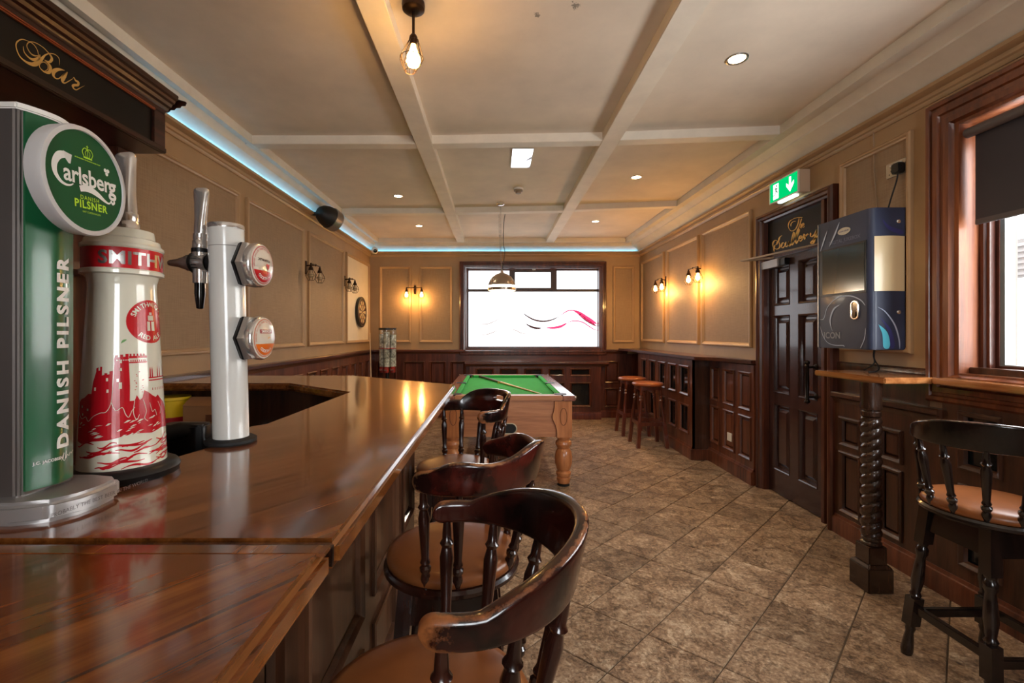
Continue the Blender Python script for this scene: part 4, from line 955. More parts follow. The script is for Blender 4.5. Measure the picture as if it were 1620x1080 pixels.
def col_badge(z, tint, fruit, name, brand_box):
    cx = -.678 - .0135*(z - BZ)/.541; c = Vector((cx + .036, 1.168, z)); ax = Vector((1, -.05, 0)).normalized()
    hexp = lambda r0, t0, r1, t1: [(t0, r0), (t1, r1)]
    b = MB(); b.lathe([(0,.032),(.012,.058),(.02,.062),(.024,.062)], c, ax, n=6); g = b.build('badge_back', mBLACK, wc, ang=0)
    b = MB(); b.lathe([(.0235,.0615),(.037,.061),(.04,.056)], c, ax, n=6); b.build('badge_housing', mCHROME, g, ang=0)
    b = MB(); b.lathe([(.038,.05),(.040,.0555),(.050,.0565),(.056,.054),(.058,.0515)], c, ax, n=40); b.build('badge_rim', mCHROME, g)
    M = frame(c + ax*.058, (.05, 1, 0), ax)
    dome = lambda x, y: .0001 + .007*max(0, 1 - (x*x + y*y)/.0516**2)
    b = MB(M); b.lathe([(.007*(1-(k/10)**2), .0516*k/10 + .00005) for k in range(11)], n=40, caps=False); b.build('badge_face', plain(name + '_paper', (226,214,196), .25, coat=.6), g)
    lift = lambda x, y: (x, y, dome(x, y) + .0006)
    b = MB(M); n = 30; arcp = [(.044*cos(R(200 + 140*k/n)), .044*sin(R(200 + 140*k/n))) for k in range(n+1)]
    rows = [[(x*t + 0*(1-t), y*t + (-.0145)*(1-t)) for t in (1, .75, .5, .25, 0)] for x, y in arcp]
    rows = [[lift(*q) for q in r] for r in rows]; b.loft(rows, closed=False, caps=False); b.build('badge_band', tint, g, ang=0, recalc=False)
    b = MB(M); arc_text(b, 'COCKTAIL', .0105, .034, pi, 1.5, lambda x, y: lift(x, y)[:2] + (lift(x, y)[2] + .0005,), True); b.build('badge_lettering', mWHITE, g, ang=0, recalc=False)
    b = MB(M)
    ring_ = lambda t: (lift(.0485*cos(t), .0485*sin(t)), lift(.046*cos(t), .046*sin(t)))
    q = [p for k in range(41) for p in ring_(2*pi*k/40)]; b.add(q, [(2*k, 2*k+1, 2*k+3, 2*k+2) for k in range(40)])
    arc_text(b, 'SERVED CHILLED FROM THE TAP', .0058, .041, -.6, 2.4, lift); b.build('badge_ring', fruit, g, ang=0, recalc=False)
    if brand_box:
        b = MB(M); grid = [[lift(x*.001, y) for y in (.0115, .0165, .0215)] for x in range(-27, 28, 6)]; b.loft(grid, closed=False, caps=False); b.build('badge_box', plain('maroon_label', (150,38,48), .3), g, ang=0, recalc=False)
        b = MB(M); v, f = text_geo('SMIRNOFF', .0098, bold=.0002); b.add([(p[0], p[1]+.0165, dome(p[0], p[1]+.0165)+.0012) for p in v], f); b.build('badge_name', mWHITE, g, ang=0, recalc=False)
        b = MB(M); pen(b, [(.004,-.002),(.012,.002),(.022,.0005)], .001, .004, fn=lambda x, y: (x, y, dome(x, y)+.0009)); b.build('badge_fruit', plain('amber_print', (226,160,60), .4), g, ang=0, recalc=False)
    else:
        b = MB(M); v, f = text_geo('CAPTAIN MORGAN', .0092, bold=.0002, spacing=.86); b.add([(p[0]*.82, p[1]+.012, dome(p[0], p[1]+.012)+.0009) for p in v], f); b.build('badge_name', plain('dark_print', (60,44,40), .5), g, ang=0, recalc=False)
        b = MB(M); P = [(.013 + .009*x, -.002 + .009*y) for x, y in ((0,-1.1),(.6,-.5),(.95,.15),(.8,.65),(.4,.75),(0,.45),(-.4,.75),(-.8,.65),(-.95,.15),(-.6,-.5))]; b.add([(x, y, dome(x, y)+.0012) for x, y in P], [tuple(range(10))]); b.build('badge_fruit', mRED, g, ang=0, recalc=False)
col_badge(1.524, mRED, plain('pale_red_print', (196,92,90), .4), 'strawberry_badge', False)
col_badge(1.338, plain('orange_print', (232,112,28), .3), plain('pale_orange_print', (206,120,90), .4), 'orange_badge', True)

# ------------------------------------------------------------------ canopy over the bar with the Bar sign
can = thing('bar_canopy', 'dark wooden canopy over the bar with black sign board and cornice', 'canopy', (-1.85, .8, 2.27))
CX = -1.70
b = MB(); b.box(XL+.001, CX-.012, -1.2, 2.35, 2.275, 2.50); b.build('carcass', mCANOPY, can, bevel=.003)
M = frame((CX-.012, 0, 0), (0,1,0), (1,0,0))
b = MB(M); b.box(-1.2, 2.35, 2.275, 2.302, 0, .018); b.box(-1.2, 2.35, 2.475, 2.50, 0, .012); b.box(2.27, 2.35, 2.30, 2.476, 0, .012); b.build('frame', mCANOPY, can, bevel=.004)
mORW = wood('orange_bead_wood', (90,36,16), (134,58,26), (158,78,40), 'y', .3, .4)
b = MB(M); b.box(-1.2, 2.275, 2.462, 2.476, .002, .02); b.build('bead', mORW, can, bevel=.005)
b = MB(M); b.box(2.262, 2.275, 2.302, 2.465, .001, .017); b.build('end_bead', mCANOPY, can, bevel=.004)
b = MB(M); b.box(-1.2, 2.264, 2.30, 2.465, -.002, .005); board = b.build('sign_board', mBOARDB, can, ang=0)
COR = [(2.495, -.01), (2.495, .014), (2.504, .02), (2.512, .022), (2.518, .034), (2.532, .04), (2.538, .052), (2.55, .056), (2.556, .068), (2.575, .072), (2.58, .068), (2.58, -.31)]
b = MB(M); b.loft([[(a, z, d) for z, d in COR] for a in (-1.2, 2.36)]); b.loft([[(2.35 + max(0, d), z, .0) for z, d in COR], [(2.35 + max(0, d), z, d) for z, d in COR]]); b.build('cornice', mCANOPY, can, ang=20)
BARS = [('o',[(1.667,2.418,4),(1.642,2.410,4),(1.624,2.388,4),(1.622,2.367,4),(1.634,2.344,5),(1.656,2.337,8),(1.680,2.342,13),(1.698,2.359,15),(1.714,2.384,10),(1.726,2.404,5),(1.742,2.420,3.5),(1.762,2.430,3),(1.778,2.428,3),(1.783,2.416,3),(1.782,2.398,2)]),
 ('i',[(1.646,2.388,3),(1.649,2.369,4),(1.665,2.359,6),(1.683,2.361,9),(1.701,2.378,10),(1.707,2.394,7)]),
 ('l',[(1.701,2.378,4),(1.698,2.402,3),(1.686,2.416,3),(1.671,2.418,3),(1.661,2.407,3),(1.659,2.393,3),(1.671,2.379,4),(1.686,2.378,5),(1.707,2.391,5)]),
 ('t',[(1.667,2.418,3),(1.689,2.428,3),(1.717,2.429,3),(1.736,2.422,4),(1.749,2.414,8),(1.752,2.404,10),(1.742,2.388,7),(1.723,2.385,3)]),
 ('b',[(1.723,2.382,3),(1.739,2.380,8),(1.747,2.369,12),(1.742,2.349,11),(1.726,2.340,7),(1.711,2.342,4),(1.704,2.351,3),(1.711,2.367,3),(1.723,2.376,3),(1.736,2.372,3),(1.736,2.357,3),(1.725,2.344,3)]),
 ('a',[(1.805,2.392,4),(1.782,2.383,9),(1.762,2.365,14),(1.758,2.347,11),(1.768,2.340,5),(1.782,2.348,4),(1.798,2.370,4),(1.814,2.391,4)]),
 ('a2',[(1.816,2.392,10),(1.798,2.357,15),(1.795,2.342,9),(1.805,2.342,4),(1.819,2.356,3),(1.839,2.378,3)]),
 ('r',[(1.839,2.377,3),(1.844,2.386,3),(1.851,2.378,7),(1.864,2.377,10),(1.861,2.365,9),(1.846,2.356,9),(1.839,2.348,9),(1.844,2.341,6),(1.855,2.342,4),(1.870,2.357,3),(1.892,2.379,2)])]
b = MB(M)
for _, P in BARS: pen(b, [(x, z, w_*.001) for x, z, w_ in P], 0, 0, d=.0062)
b.build('gold_lettering', mGOLD, board, ang=0, recalc=False)
bb = thing('back_bar', 'dark wooden back bar panelling below the canopy', 'back bar', (-1.95, .8, 0))
b = MB(); b.box(XL+.001, -1.86, 2.24, 2.362, 0, 2.274); b.build('post', mCANV, bb, bevel=.005)
b = MB(); b.box(XL+.001, -1.97, -1.2, 2.24, 0, 2.274); b.build('back_panel', mCANV, bb)
b = MB(); b.box(-1.965, -1.76, -1.2, 2.24, 1.62, 1.65); b.build('shelf', mCANV, bb, bevel=.004)
for y in (-.4, .5, 1.4):
    b = MB(); b.ring(-1.2, 0, 0, 1, [(0,0)]) if False else b.box(-1.97, -1.93, y-.03, y+.03, .95, 2.27); b.build('stile', mCANV, bb, bevel=.004)

# ------------------------------------------------------------------ captain's bar stools
def sect(c, rad, h, t, tilt=0, n=4):
    """rounded-rectangle section in the plane of the radius; c = (angle, radius, z)"""
    a, r, z = c; out = []
    q = min(t, h) * .36
    for sx, sz, st_ in ((1,-1,-90),(1,1,0),(-1,1,90),(-1,-1,180)):
        for k in range(n+1):
            g = R(st_ + 90*k/n); u = sx*(t/2-q) + q*cos(g); v = sz*(h/2-q) + q*sin(g)
            out.append((r + u + tilt*v, v + z))
    return [(rr*cos(a), rr*sin(a), zz) for rr, zz in out]
def stool_rail(kind):
    rings = []; wear = []
    N = 56; A = R(89)
    for i in range(N+1):
        s = -cos(pi*i/N); a = A*s; e = abs(s)
        r = .262 - .066*e**1.6
        back = max(0, 1 - (e/.75)**2)
        h = .046 + .062*back; zb = .932
        t = .026
        if kind == 'wavy': h = .062 + .045*back + .013*cos(s*3.0*pi) ; t = .027
        if kind == 'handled': h = .056 + .066*max(0, 1 - (e/.62)**4); t = .022
        end = 1 if e < .92 else max(.12, math.sqrt(max(0, 1 - ((e-.92)/.08)**2)))
        ring = sect((a, r, zb + h/2 + .004*e), r, h*end, t*(.55+.45*end), tilt=.22*back)
        rings.append(ring); nn = len(ring)
        for k in range(nn):
            # points 0..4 lower outer edge, 5..9 upper outer edge, 10..14 upper inner, 15..19 lower inner
            w_ = {0: .0, 1: .15, 2: .33, 3: .18, 4: .06, 5: .08, 6: .2, 7: .38, 8: .44, 9: .34, 10: .16, 11: .14, 12: .1}.get(k, -.1)
            if e > .8 and k < 14: w_ += .5 * (e-.8)/.2
            wear.append(w_ + .06)
    b = MB(); b.loft(rings); b.wear = wear; return b
def cut(o, cutter):
    m = o.modifiers.new('cut', 'BOOLEAN'); m.operation = 'DIFFERENCE'; m.object = cutter; m.solver = 'EXACT'
    bpy.context.view_layer.update()
    me = bpy.data.meshes.new_from_object(o.evaluated_get(bpy.context.evaluated_depsgraph_get()))
    o.modifiers.clear(); o.data = me; bpy.data.objects.remove(cutter)
ST = {}
def stool_parts():
    S = ST
    b = MB(); b.lathe([(0,.15),(.006,.19),(.016,.203),(.026,.203),(.034,.196),(.036,.18)], (0,0,.640), n=44); S['seat'] = b
    b = MB(); b.lathe([(0,.183),(.006,.193),(.018,.195),(.032,.19),(.040,.17),(.046,.12),(.048,.06),(.0485,.002)], (0,0,.672), n=44); S['cushion'] = b
    SPP = [(0,.008),(.06,.011),(.12,.0145),(.17,.0105),(.20,.0155),(.23,.0155),(.25,.0105),(.28,.014),(.32,.0105),(.55,.0135),(.72,.0155),(.80,.0105),(.83,.0155),(.86,.0105),(.92,.010),(1,.008)]
    S['sp'] = SPP
stool_parts()
def captain_stool(loc, rz, kind, label, woodm, wornm, seatm, group, spindles=7):
    t = thing('captain_stool', label, 'bar stool', loc, rz, group)
    ST['seat'].build('seat', woodm, t, world=False)
    ST['cushion'].build('cushion', seatm, t, world=False, ang=60)
    rail = stool_rail(kind).build('back_rail', wornm, t, world=False, ang=50)
    if kind == 'handled':
        b = MB(); pts = []
        for c0, s0 in ((.032, -90), (-.032, 90)):
            for k in range(9): g = R(s0 + 180*k/8); pts.append((c0 + .015*cos(g), 1.012 + .013*sin(g)))
        b.loft([[(x, y, z) for y, z in pts] for x in (.18, .36)])
        c = b.build('cutter', woodm, world=False); c.matrix_world = Matrix.LocRotScale(Vector(loc), Matrix.Rotation(rz, 3, 'Z').to_quaternion(), None)
        rail.parent = None; rail.matrix_world = c.matrix_world.copy()
        bpy.context.view_layer.update(); cut(rail, c)
        rail.parent = t; rail.location = (0,0,0); rail.rotation_euler = (0,0,0)
        rail.data.polygons.foreach_set('use_smooth', [True]*len(rail.data.polygons)); rail.data.set_sharp_from_angle(angle=R(40))
    for k in range(spindles):
        s = -1 + 2*k/(spindles-1); a = R(80)*s; e = abs(a/R(86))
        r1 = .262 - .066*e**1.6 - .003
        b = MB(); b.turned((.182*cos(a), .182*sin(a), .668), (r1*cos(a), r1*sin(a), .940), ST['sp'], n=12); b.build('spindle', woodm, t, world=False)
    L = .115; F = .165
    LR = Matrix.Rotation(-rz, 4, 'Z')       # the seat swivels on its legs
    for sx, sy in ((1,1),(1,-1),(-1,1),(-1,-1)):
        top = Vector((sx*L, sy*L, .655)); ft = Vector((sx*F, sy*F, 0)); d = ft - top
        b = MB(LR); b.turned(top, ft, [(0,.017),(.26,.019),(.28,.015),(.30,.021),(.33,.021),(.35,.015),(.40,.018),(.50,.022),(.58,.015),(.60,.021),(.62,.015),(.80,.014),(.82,.019),(.85,.014),(.9,.018),(.97,.022),(1,.018)], n=12)
        for f0, f1, ww in ((.0, .26, .021), (.62, .80, .021)):
            q0, q1 = top + d*f0, top + d*f1
            b.hexa([(q1.x-ww,q1.y-ww,q1.z),(q1.x+ww,q1.y-ww,q1.z),(q1.x+ww,q1.y+ww,q1.z),(q1.x-ww,q1.y+ww,q1.z),(q0.x-ww,q0.y-ww,q0.z),(q0.x+ww,q0.y-ww,q0.z),(q0.x+ww,q0.y+ww,q0.z),(q0.x-ww,q0.y+ww,q0.z)])
        b.build('leg', woodm, t, world=False)
    for k in range(4):
        M = LR @ Matrix.Rotation(pi/2*k, 4, 'Z')
        b = MB(M); b.hexa([(.118-.008,-.11,.545),(.126+.008,-.11,.545),(.126+.008,.11,.545),(.118-.008,.11,.545),(.108,-.105,.64),(.122,-.105,.64),(.122,.105,.64),(.108,.105,.64)]); b.build('apron', woodm, t, world=False, bevel=.002)
        z = .185 if k % 2 else .205; q = .148
        b = MB(M); b.box(q-.011, q+.011, -q+.01, q-.01, z-.017, z+.017); b.build('stretcher', woodm, t, world=False, bevel=.003)
    return t
GB = 'captain stools at the bar'
captain_stool((-.122, .795, 0), R(5), 'smooth', 'nearest tan bar stool, its curved back rail worn orange at the tips', mSTOOLW, mWORN, mTAN, GB)
captain_stool((-.13, 1.385, 0), R(-27), 'wavy', 'turned tan bar stool with a wavy red-brown back rail', mSTOOLW, mWORNR, mTAN, GB)
captain_stool((-.19, 2.24, 0), R(34), 'handled', 'tan bar stool with a hand hole in its tall back, next to the pool table', mSTOOLW, mWORN, mTAN, GB)
captain_stool((1.90, 1.755, 0), R(222), 'smooth', 'black captain stool with tan seat drawn up under the side window', mBLACKW, mWORNB, mTAN, None)
# backless stools by the long shelf
def low_stool(loc, label, src=None):
    if src:
        t = dup(src); t.location = loc; t['label'] = label; return t
    t = thing('backless_stool', label, 'stool', loc, 0, 'backless stools by the wall shelf')
    b = MB(); b.lathe([(0,.14),(.004,.17),(.016,.185),(.03,.184),(.042,.172),(.048,.14),(.049,.002)], (0,0,.715), n=36); b.build('seat', plain('orange_stool_vinyl', (156,84,44), .3, noise=.08), t, world=False, ang=60)
    for sx, sy in ((1,1),(1,-1),(-1,1),(-1,-1)):
        top = Vector((sx*.105, sy*.105, .72)); ft = Vector((sx*.17, sy*.17, 0))
        b = MB(); b.turned(top, top.lerp(ft, .62), [(0,.02),(.22,.021),(.25,.014),(.29,.022),(.33,.014),(.37,.022),(.41,.015),(.8,.021),(1,.018)], n=12)
        q0, q1 = top.lerp(ft, .58), ft; ww = .02
        b.hexa([(q1.x-ww,q1.y-ww,q1.z),(q1.x+ww,q1.y-ww,q1.z),(q1.x+ww,q1.y+ww,q1.z),(q1.x-ww,q1.y+ww,q1.z),(q0.x-ww,q0.y-ww,q0.z),(q0.x+ww,q0.y-ww,q0.z),(q0.x+ww,q0.y+ww,q0.z),(q0.x-ww,q0.y+ww,q0.z)])
        b.build('leg', mREDST, t, world=False)
    for k in range(4):
        M = Matrix.Rotation(pi/2*k, 4, 'Z')
        b = MB(M); b.box(.135, .155, -.14, .14, .255, .30); b.build('stretcher', mREDST, t, world=False, bevel=.003)
    b = MB(); b.rbox(-.13, .13, -.13, .13, .675, .716, .02); b.build('seat_frame', mREDST, t, world=False)
    return t
ls = low_stool((1.85, 5.51, 0), 'nearer of two round backless stools by the wall shelf')
low_stool((1.85, 6.14, 0), 'farther of two round backless stools, next to the far corner', ls)
# ------------------------------------------------------------------ pool table
PX0, PX1, PY0, PY1, PZ = -.47, .705, 3.96, 6.05, .805
pt = thing('pool_table', 'wooden coin pool table with green cloth and turned legs', 'pool table', ((PX0+PX1)/2, (PY0+PY1)/2, 0))
b = MB(); b.box(PX0+.035, PX1-.035, PY0+.03, PY1-.03, .44, PZ-.045)
b.box(PX0+.03, PX1-.03, PY0+.022, PY1-.022, .70, PZ-.045); b.build('cabinet', mPOOL, pt, bevel=.003)
for x0, x1 in ((PX0, PX0+.115), (PX1-.115, PX1)):
    b = MB(); b.box(x0, x1, PY0+.0, PY1, PZ-.045, PZ); b.build('side_rail', mRAIL, pt, bevel=.008, seg=3)
for y0, y1 in ((PY0, PY0+.115), (PY1-.115, PY1)):
    b = MB(); b.box(PX0+.115, PX1-.115, y0, y1, PZ-.045, PZ); b.build('end_rail', mPOOL, pt, bevel=.008, seg=3)
ix0, ix1, iy0, iy1 = PX0+.115, PX1-.115, PY0+.115, PY1-.115
b = MB(); b.box(ix0-.01, ix1+.01, iy0-.01, iy1+.01, PZ-.044, PZ-.03); b.build('bed_cloth', mGREEN, pt)
mCUSH = plain('cushion_cloth', (44,164,76), .9)
def cushion(p0, p1, inward):
    p0, p1, n = Vector(p0), Vector(p1), Vector(inward); d = (p1-p0).normalized(); w_ = .042
    q = [(0, PZ-.001), (w_*.75, PZ+.001), (w_, PZ-.008), (w_*.8, PZ-.03), (0, PZ-.03)]
    b = MB(); b.loft([[tuple(p0 + n*o + d*(o*.8)) [:2] + (z,) for o, z in q], [tuple(p1 + n*o - d*(o*.8))[:2] + (z,) for o, z in q]]); b.build('cushion', mCUSH, pt, ang=20)
g = .055; ym = (iy0+iy1)/2
for xs, n in ((ix0-.005, (1,0,0)), (ix1+.005, (-1,0,0))):
    cushion((xs, iy0+g, 0), (xs, ym-g, 0), n); cushion((xs, ym+g, 0), (xs, iy1-g, 0), n)
for ys, n in ((iy0-.005, (0,1,0)), (iy1+.005, (0,-1,0))): cushion((ix0+g, ys, 0), (ix1-g, ys, 0), n)
for x in (ix0+.005, ix1-.005):
    for y in (iy0+.005, ym, iy1-.005):
        xx = x + (.02 if x > 0 else -.02)*(1 if y == ym else 0)
        b = MB(); b.lathe([(0,.046),(.03,.046)], (xx, y, PZ-.0285), n=20, caps=True); b.lathe([(0,.046),(0,.056),(.004,.058),(.0055,.052),(.003,.047)], (xx, y, PZ-.001), n=20, caps=False); b.build('pocket', mBLACK, pt)
for x in (PX0-.001, PX1+.001):
    for y in (PY0-.001, PY1+.001):
        sx, sy = (1 if x > 0 else -1), (1 if y > 5 else -1)
        b = MB(); b.box(x-.018*sx, x+.003*sx, y-.018*sy, y+.003*sy, PZ-.03, PZ+.003) if False else b.sphere((x-.006*sx, y-.006*sy, PZ-.012), .013); b.build('corner_stud', mCHROME, pt)
for sx, x in ((-1, PX0+.095), (1, PX1-.095)):
    for sy, y in ((-1, PY0+.09), (1, PY1-.09)):
        b = MB(); b.lathe([(0,.05),(.004,.055),(.012,.055),(.02,.03)], (x, y, 0), n=20)
        foot = b
        b = MB(); b.turned((x, y, .015), (x, y, .445), [(0,.03),(.02,.052),(.06,.059),(.13,.061),(.145,.052),(.19,.066),(.24,.067),(.265,.056),(.28,.050),(.32,.062),(.42,.075),(.55,.078),(.66,.070),(.72,.057),(.735,.050),(.77,.062),(.83,.073),(.88,.068),(.91,.05),(.93,.055),(.96,.06),(1,.06)], n=24)
        lg = b.build('leg', mPOOLZ, pt); foot.build('glide', mRUBBER, lg)
        # shaped corner block on the end face; dark tubes paint shade into its carved lines
        e0 = PX0+.03 if sx < 0 else PX1-.03; yf = PY0+.018 if sy < 0 else PY1-.018
        pr = [(0,.435),(.135,.435),(.135,.50),(.147,.545),(.172,.60),(.174,.635),(.160,.675),(.156,.705),(.156,.758),(0,.758)]
        b = MB(); pts = [(e0 - sx*a, z) for a, z in pr]
        b.loft([[(px_, yf, pz_) for px_, pz_ in pts], [(px_, yf - sy*.05, pz_) for px_, pz_ in pts]]); blk = b.build('corner_block', mPOOLZ, pt, bevel=.004)
        b = MB(); c = e0 - sx*.075; b.tube([(c + .03*cos(2*pi*k/24), yf - .0005*-sy, .62 + .075*sin(2*pi*k/24)) for k in range(24)], .0028, n=6, loop=True); b.tube([(a, yf - .001*-sy, z) for a, z in pts[1:-1]], .003, n=6); b.build('carved_shade_line', plain('carving_shadow_wood', (112,66,42), .5) if 'carving_shadow_wood' not in bpy.data.materials else bpy.data.materials['carving_shadow_wood'], blk)
b = MB(); cx, cz, yf = .095, .515, PY0+.028
cap_ = [(cx + .05*s_ + .045*cos(R(a)), cz + .045*sin(R(a))) for s_, a0 in ((1, -90), (-1, 90)) for a in [a0 + 180*k/10 for k in range(11)]]
b.loft([[(x, yf-.004, z) for x, z in cap_], [(x, yf+.01, z) for x, z in cap_]]); b.build('ball_return', mRUBBER, pt)
b = MB(); b.tube([(x, yf-.004, z) for x, z in cap_], .005, loop=True); b.build('return_rim', plain('pale_metal_rim', (206,196,168), .4, .2), pt)
cue = MB(); q0, q1 = Vector((-.20, 5.90, PZ-.012)), Vector((.44, 4.24, PZ-.024)); 
cue.turned(q0, q0.lerp(q1, .42), [(0,.012),(.01,.0155),(1,.0125)], n=12)
root = thing('pool_cue', 'pool cue lying across the green pool table cloth', 'cue', (.12, 5.07, PZ-.03), 0, None)
cue.build('butt', plain('dark_cue_butt', (70,44,34), .3, coat=.4), root)
b = MB(); b.turned(q0.lerp(q1, .42), q0.lerp(q1, .985), [(0,.0125),(1,.007)], n=12); b.build('shaft', mCUE, root)
b = MB(); b.turned(q0.lerp(q1, .985), q1, [(0,.007),(.5,.007),(1,.006)], n=12); b.build('tip', mWHITEP, root)
b = MB(); b.box(.03, .054, 5.20, 5.224, PZ-.03, PZ-.006); tag(b.build('chalk_cube', plain('yellow_chalk', (200,176,60), .9), bevel=.002), 'small yellow chalk cube on the pool table under the cue', 'chalk')
wq0, wq1 = Vector((-1.80, 6.66, .002)), Vector((-1.955, 7.12, 1.36))
root = thing('pool_cue', 'pale pool cue leaning in the far corner beside the vending stand', 'cue', tuple(wq0), 0, None)
b = MB(); b.turned(wq0, wq0.lerp(wq1, .45), [(0,.015),(1,.011)], n=10); b.build('butt', mCUE, root)
b = MB(); b.turned(wq0.lerp(wq1, .45), wq1, [(0,.011),(1,.006)], n=10); b.build('shaft', plain('pale_cue_shaft', (206,182,150), .4), root)

# triple-tube vending stand in the corner
vd = thing('vending_stand', 'clear triple-tube snack vending stand with red dispensers in the far corner', 'vending machine', (-1.63, 6.9, 0))
vx, vy = -1.63, 6.9
b = MB(); b.lathe([(0,.13),(.02,.13),(.03,.1),(.035,.03),(.76,.03),(.765,.05)], (vx, vy, 0), n=24); b.build('stand', mBLACK, vd)
mFILL = plain('vending_contents', (186,180,160), .6, noise=.5, nscale=30, bmp=.4, bscale=60)
for k, (dx, dy) in enumerate(((-.082,.02),(0,-.05),(.082,.02))):
    b = MB(); b.cyl((vx+dx, vy+dy, .845), (vx+dx, vy+dy, 1.40), .052, n=18); tb = b.build('tube', mCLEARP, vd)
    b = MB(); b.cyl((vx+dx, vy+dy, .847), (vx+dx, vy+dy, (1.34, 1.37, 1.33)[k]), .046, n=16); b.build('contents', mFILL, tb)
    b = MB(); b.rbox(vx+dx-.031, vx+dx+.031, vy+dy-.05, vy+dy+.04, .755, .845, .015); b.cyl((vx+dx, vy+dy-.05, .80), (vx+dx, vy+dy-.075, .80), .026); dz = b.build('dispenser', plain('dispenser_red', (150,44,34), .4) if k == 0 else bpy.data.materials['dispenser_red'], vd, bevel=.004)
    b = MB(); b.box(vx+dx-.022, vx+dx+.022, vy+dy-.084, vy+dy-.076, .795, .805); b.build('knob', mCHROME, dz)
b = MB(); b.cyl((vx, vy, 1.40), (vx, vy, 1.43), .135, n=28); b.build('lid', mBLACK, vd)
b = MB(); b.cyl((vx, vy, 1.12), (vx, vy, 1.128), .132, n=28); b.build('band', mRED, vd)

# ------------------------------------------------------------------ dartboard
db = thing('dartboard', 'round black and cream dartboard hung on the white wall panel', 'dartboard', (XL+.03, 6.78, 1.44))
dc = (XL+.006, 6.78, 1.665)
b = MB(); b.lathe([(0,.20),(.0,.222),(.036,.226),(.04,.222),(.04,.17)], dc, (1,0,0), n=48); b.build('rim', mBLACK, db)
Md = frame((XL+.0465, 6.78, 1.665), (0,1,0), (1,0,0))
dark, pale, rd, gr = MB(Md), MB(Md), MB(Md), MB(Md)
def seg(mb, r0, r1, a0, a1):
    n = 4; mb.add([(r*sin(a), r*cos(a), .0) for k in range(n+1) for a in [a0 + (a1-a0)*k/n] for r in (r0, r1)], [(2*k, 2*k+1, 2*k+3, 2*k+2) for k in range(n)])
for k in range(20):
    a0, a1 = 2*pi*(k-.5)/20, 2*pi*(k+.5)/20
    for r0, r1 in ((.016,.099),(.107,.162)): seg(dark if k % 2 == 0 else pale, r0, r1, a0, a1)
    for r0, r1 in ((.099,.107),(.162,.170)): seg(rd if k % 2 == 0 else gr, r0, r1, a0, a1)
    seg(dark, .170, .222, a0, a1)
for mb, nme, mt in ((dark,'black_wedges',mBLACK),(pale,'cream_wedges',plain('cream_sisal', (214,190,146), .8)),(rd,'red_segments',mRED),(gr,'green_segments',plain('green_sisal', (30,96,56), .8))): mb.build(nme, mt, db, ang=0)
b = MB(); b.cyl((XL+.044, 6.78, 1.665), (XL+.05, 6.78, 1.665), .008); b.build('bullseye', mRED, db)
b = MB(); b.tube([(XL+.049, 6.78+.205*cos(2*pi*k/40), 1.665+.205*sin(2*pi*k/40)) for k in range(40)], .0015, n=5, loop=True)
b.tube([(XL+.049, 6.78+.166*cos(2*pi*k/40), 1.665+.166*sin(2*pi*k/40)) for k in range(40)], .0015, n=5, loop=True); b.build('wire', mSTEEL, db)

# ------------------------------------------------------------------ wall lamps
def sconce(M, a, z, label, lit, energy=4.5):
    O = M @ Vector((a, z, 0)); t = thing('wall_lamp', label, 'wall lamp', tuple(O), 0, None)
    L = lambda x, y, d: (a + x, z + y, d)
    b = MB(M); pts = [(a + .018*cos(R(g)), z + (.055 if 0 <= g < 180 else -.055) + .018*sin(R(g))) for g in range(0, 360, 20)]
    b.prism([(x, y) for x, y in pts], .0, .016); b.build('backplate', mIRON, t, bevel=.003)
    b = MB(M); b.tube([L(0,.02,.01), L(0,.025,.07), L(0,.025,.11)], .008); b.tube([L(-.125,.02,.11), L(-.118,.026,.11), L(.118,.026,.11), L(.125,.02,.11)], .007); b.sphere(L(0,.025,.11), .013); b.build('arm', mIRON, t)
    for s in (-1, 1):
        x = .12*s
        b = MB(M); b.turned(L(x,.03,.11), L(x,-.045,.11), [(0,.008),(.25,.009),(.3,.013),(.55,.015),(.6,.02),(.75,.024),(.95,.026),(1,.022)], n=14); so = b.build('lamp_holder', mIRON, t)
        b = MB(M); P = [(-.04,.024),(-.085,.050),(-.105,.055),(-.15,.03)]
        for k in range(8):
            g = 2*pi*k/8; b.tube([L(x + r*cos(g), y, .11 + r*sin(g)) for y, r in P], .0016, n=4)
        for y, r in ((-.098,.0535),(-.15,.03)): b.tube([L(x + r*cos(2*pi*k/16), y, .11 + r*sin(2*pi*k/16)) for k in range(16)], .0016, n=4, loop=True)
        b.build('wire_cage', mIRON, so)
        on = lit if isinstance(lit, bool) else (s in lit)
        b = MB(M); b.turned(L(x,-.04,.11), L(x,-.125,.11), [(0,.008),(.1,.011),(.3,.016),(.55,.0245),(.75,.026),(.92,.017),(1,.004)], n=14); bu = b.build('bulb', mBULB if on else mBULBOFF, so)
        if on:
            p = M @ Vector(L(x, -.165, .12)); lamp('wall_lamp_light', tuple(p), energy, WARM, .03, t)
    return t
sconce(FR, 5.146, 2.06, 'lit twin caged wall lamp, nearer of two above the stools shelf', True)
sconce(FR, 6.235, 2.06, 'lit twin caged wall lamp nearest the far corner on the shelf wall', True)
sconce(FF, -1.288, 2.05, 'lit twin caged wall lamp on the far wall next to the window', True, 3.2)
sconce(FL, 4.845, 2.05, 'unlit twin caged wall lamp between two wallpaper panels below the loudspeaker', False)
sconce(FL, 6.09, 2.05, 'unlit twin caged wall lamp beside the white dartboard panel', False)

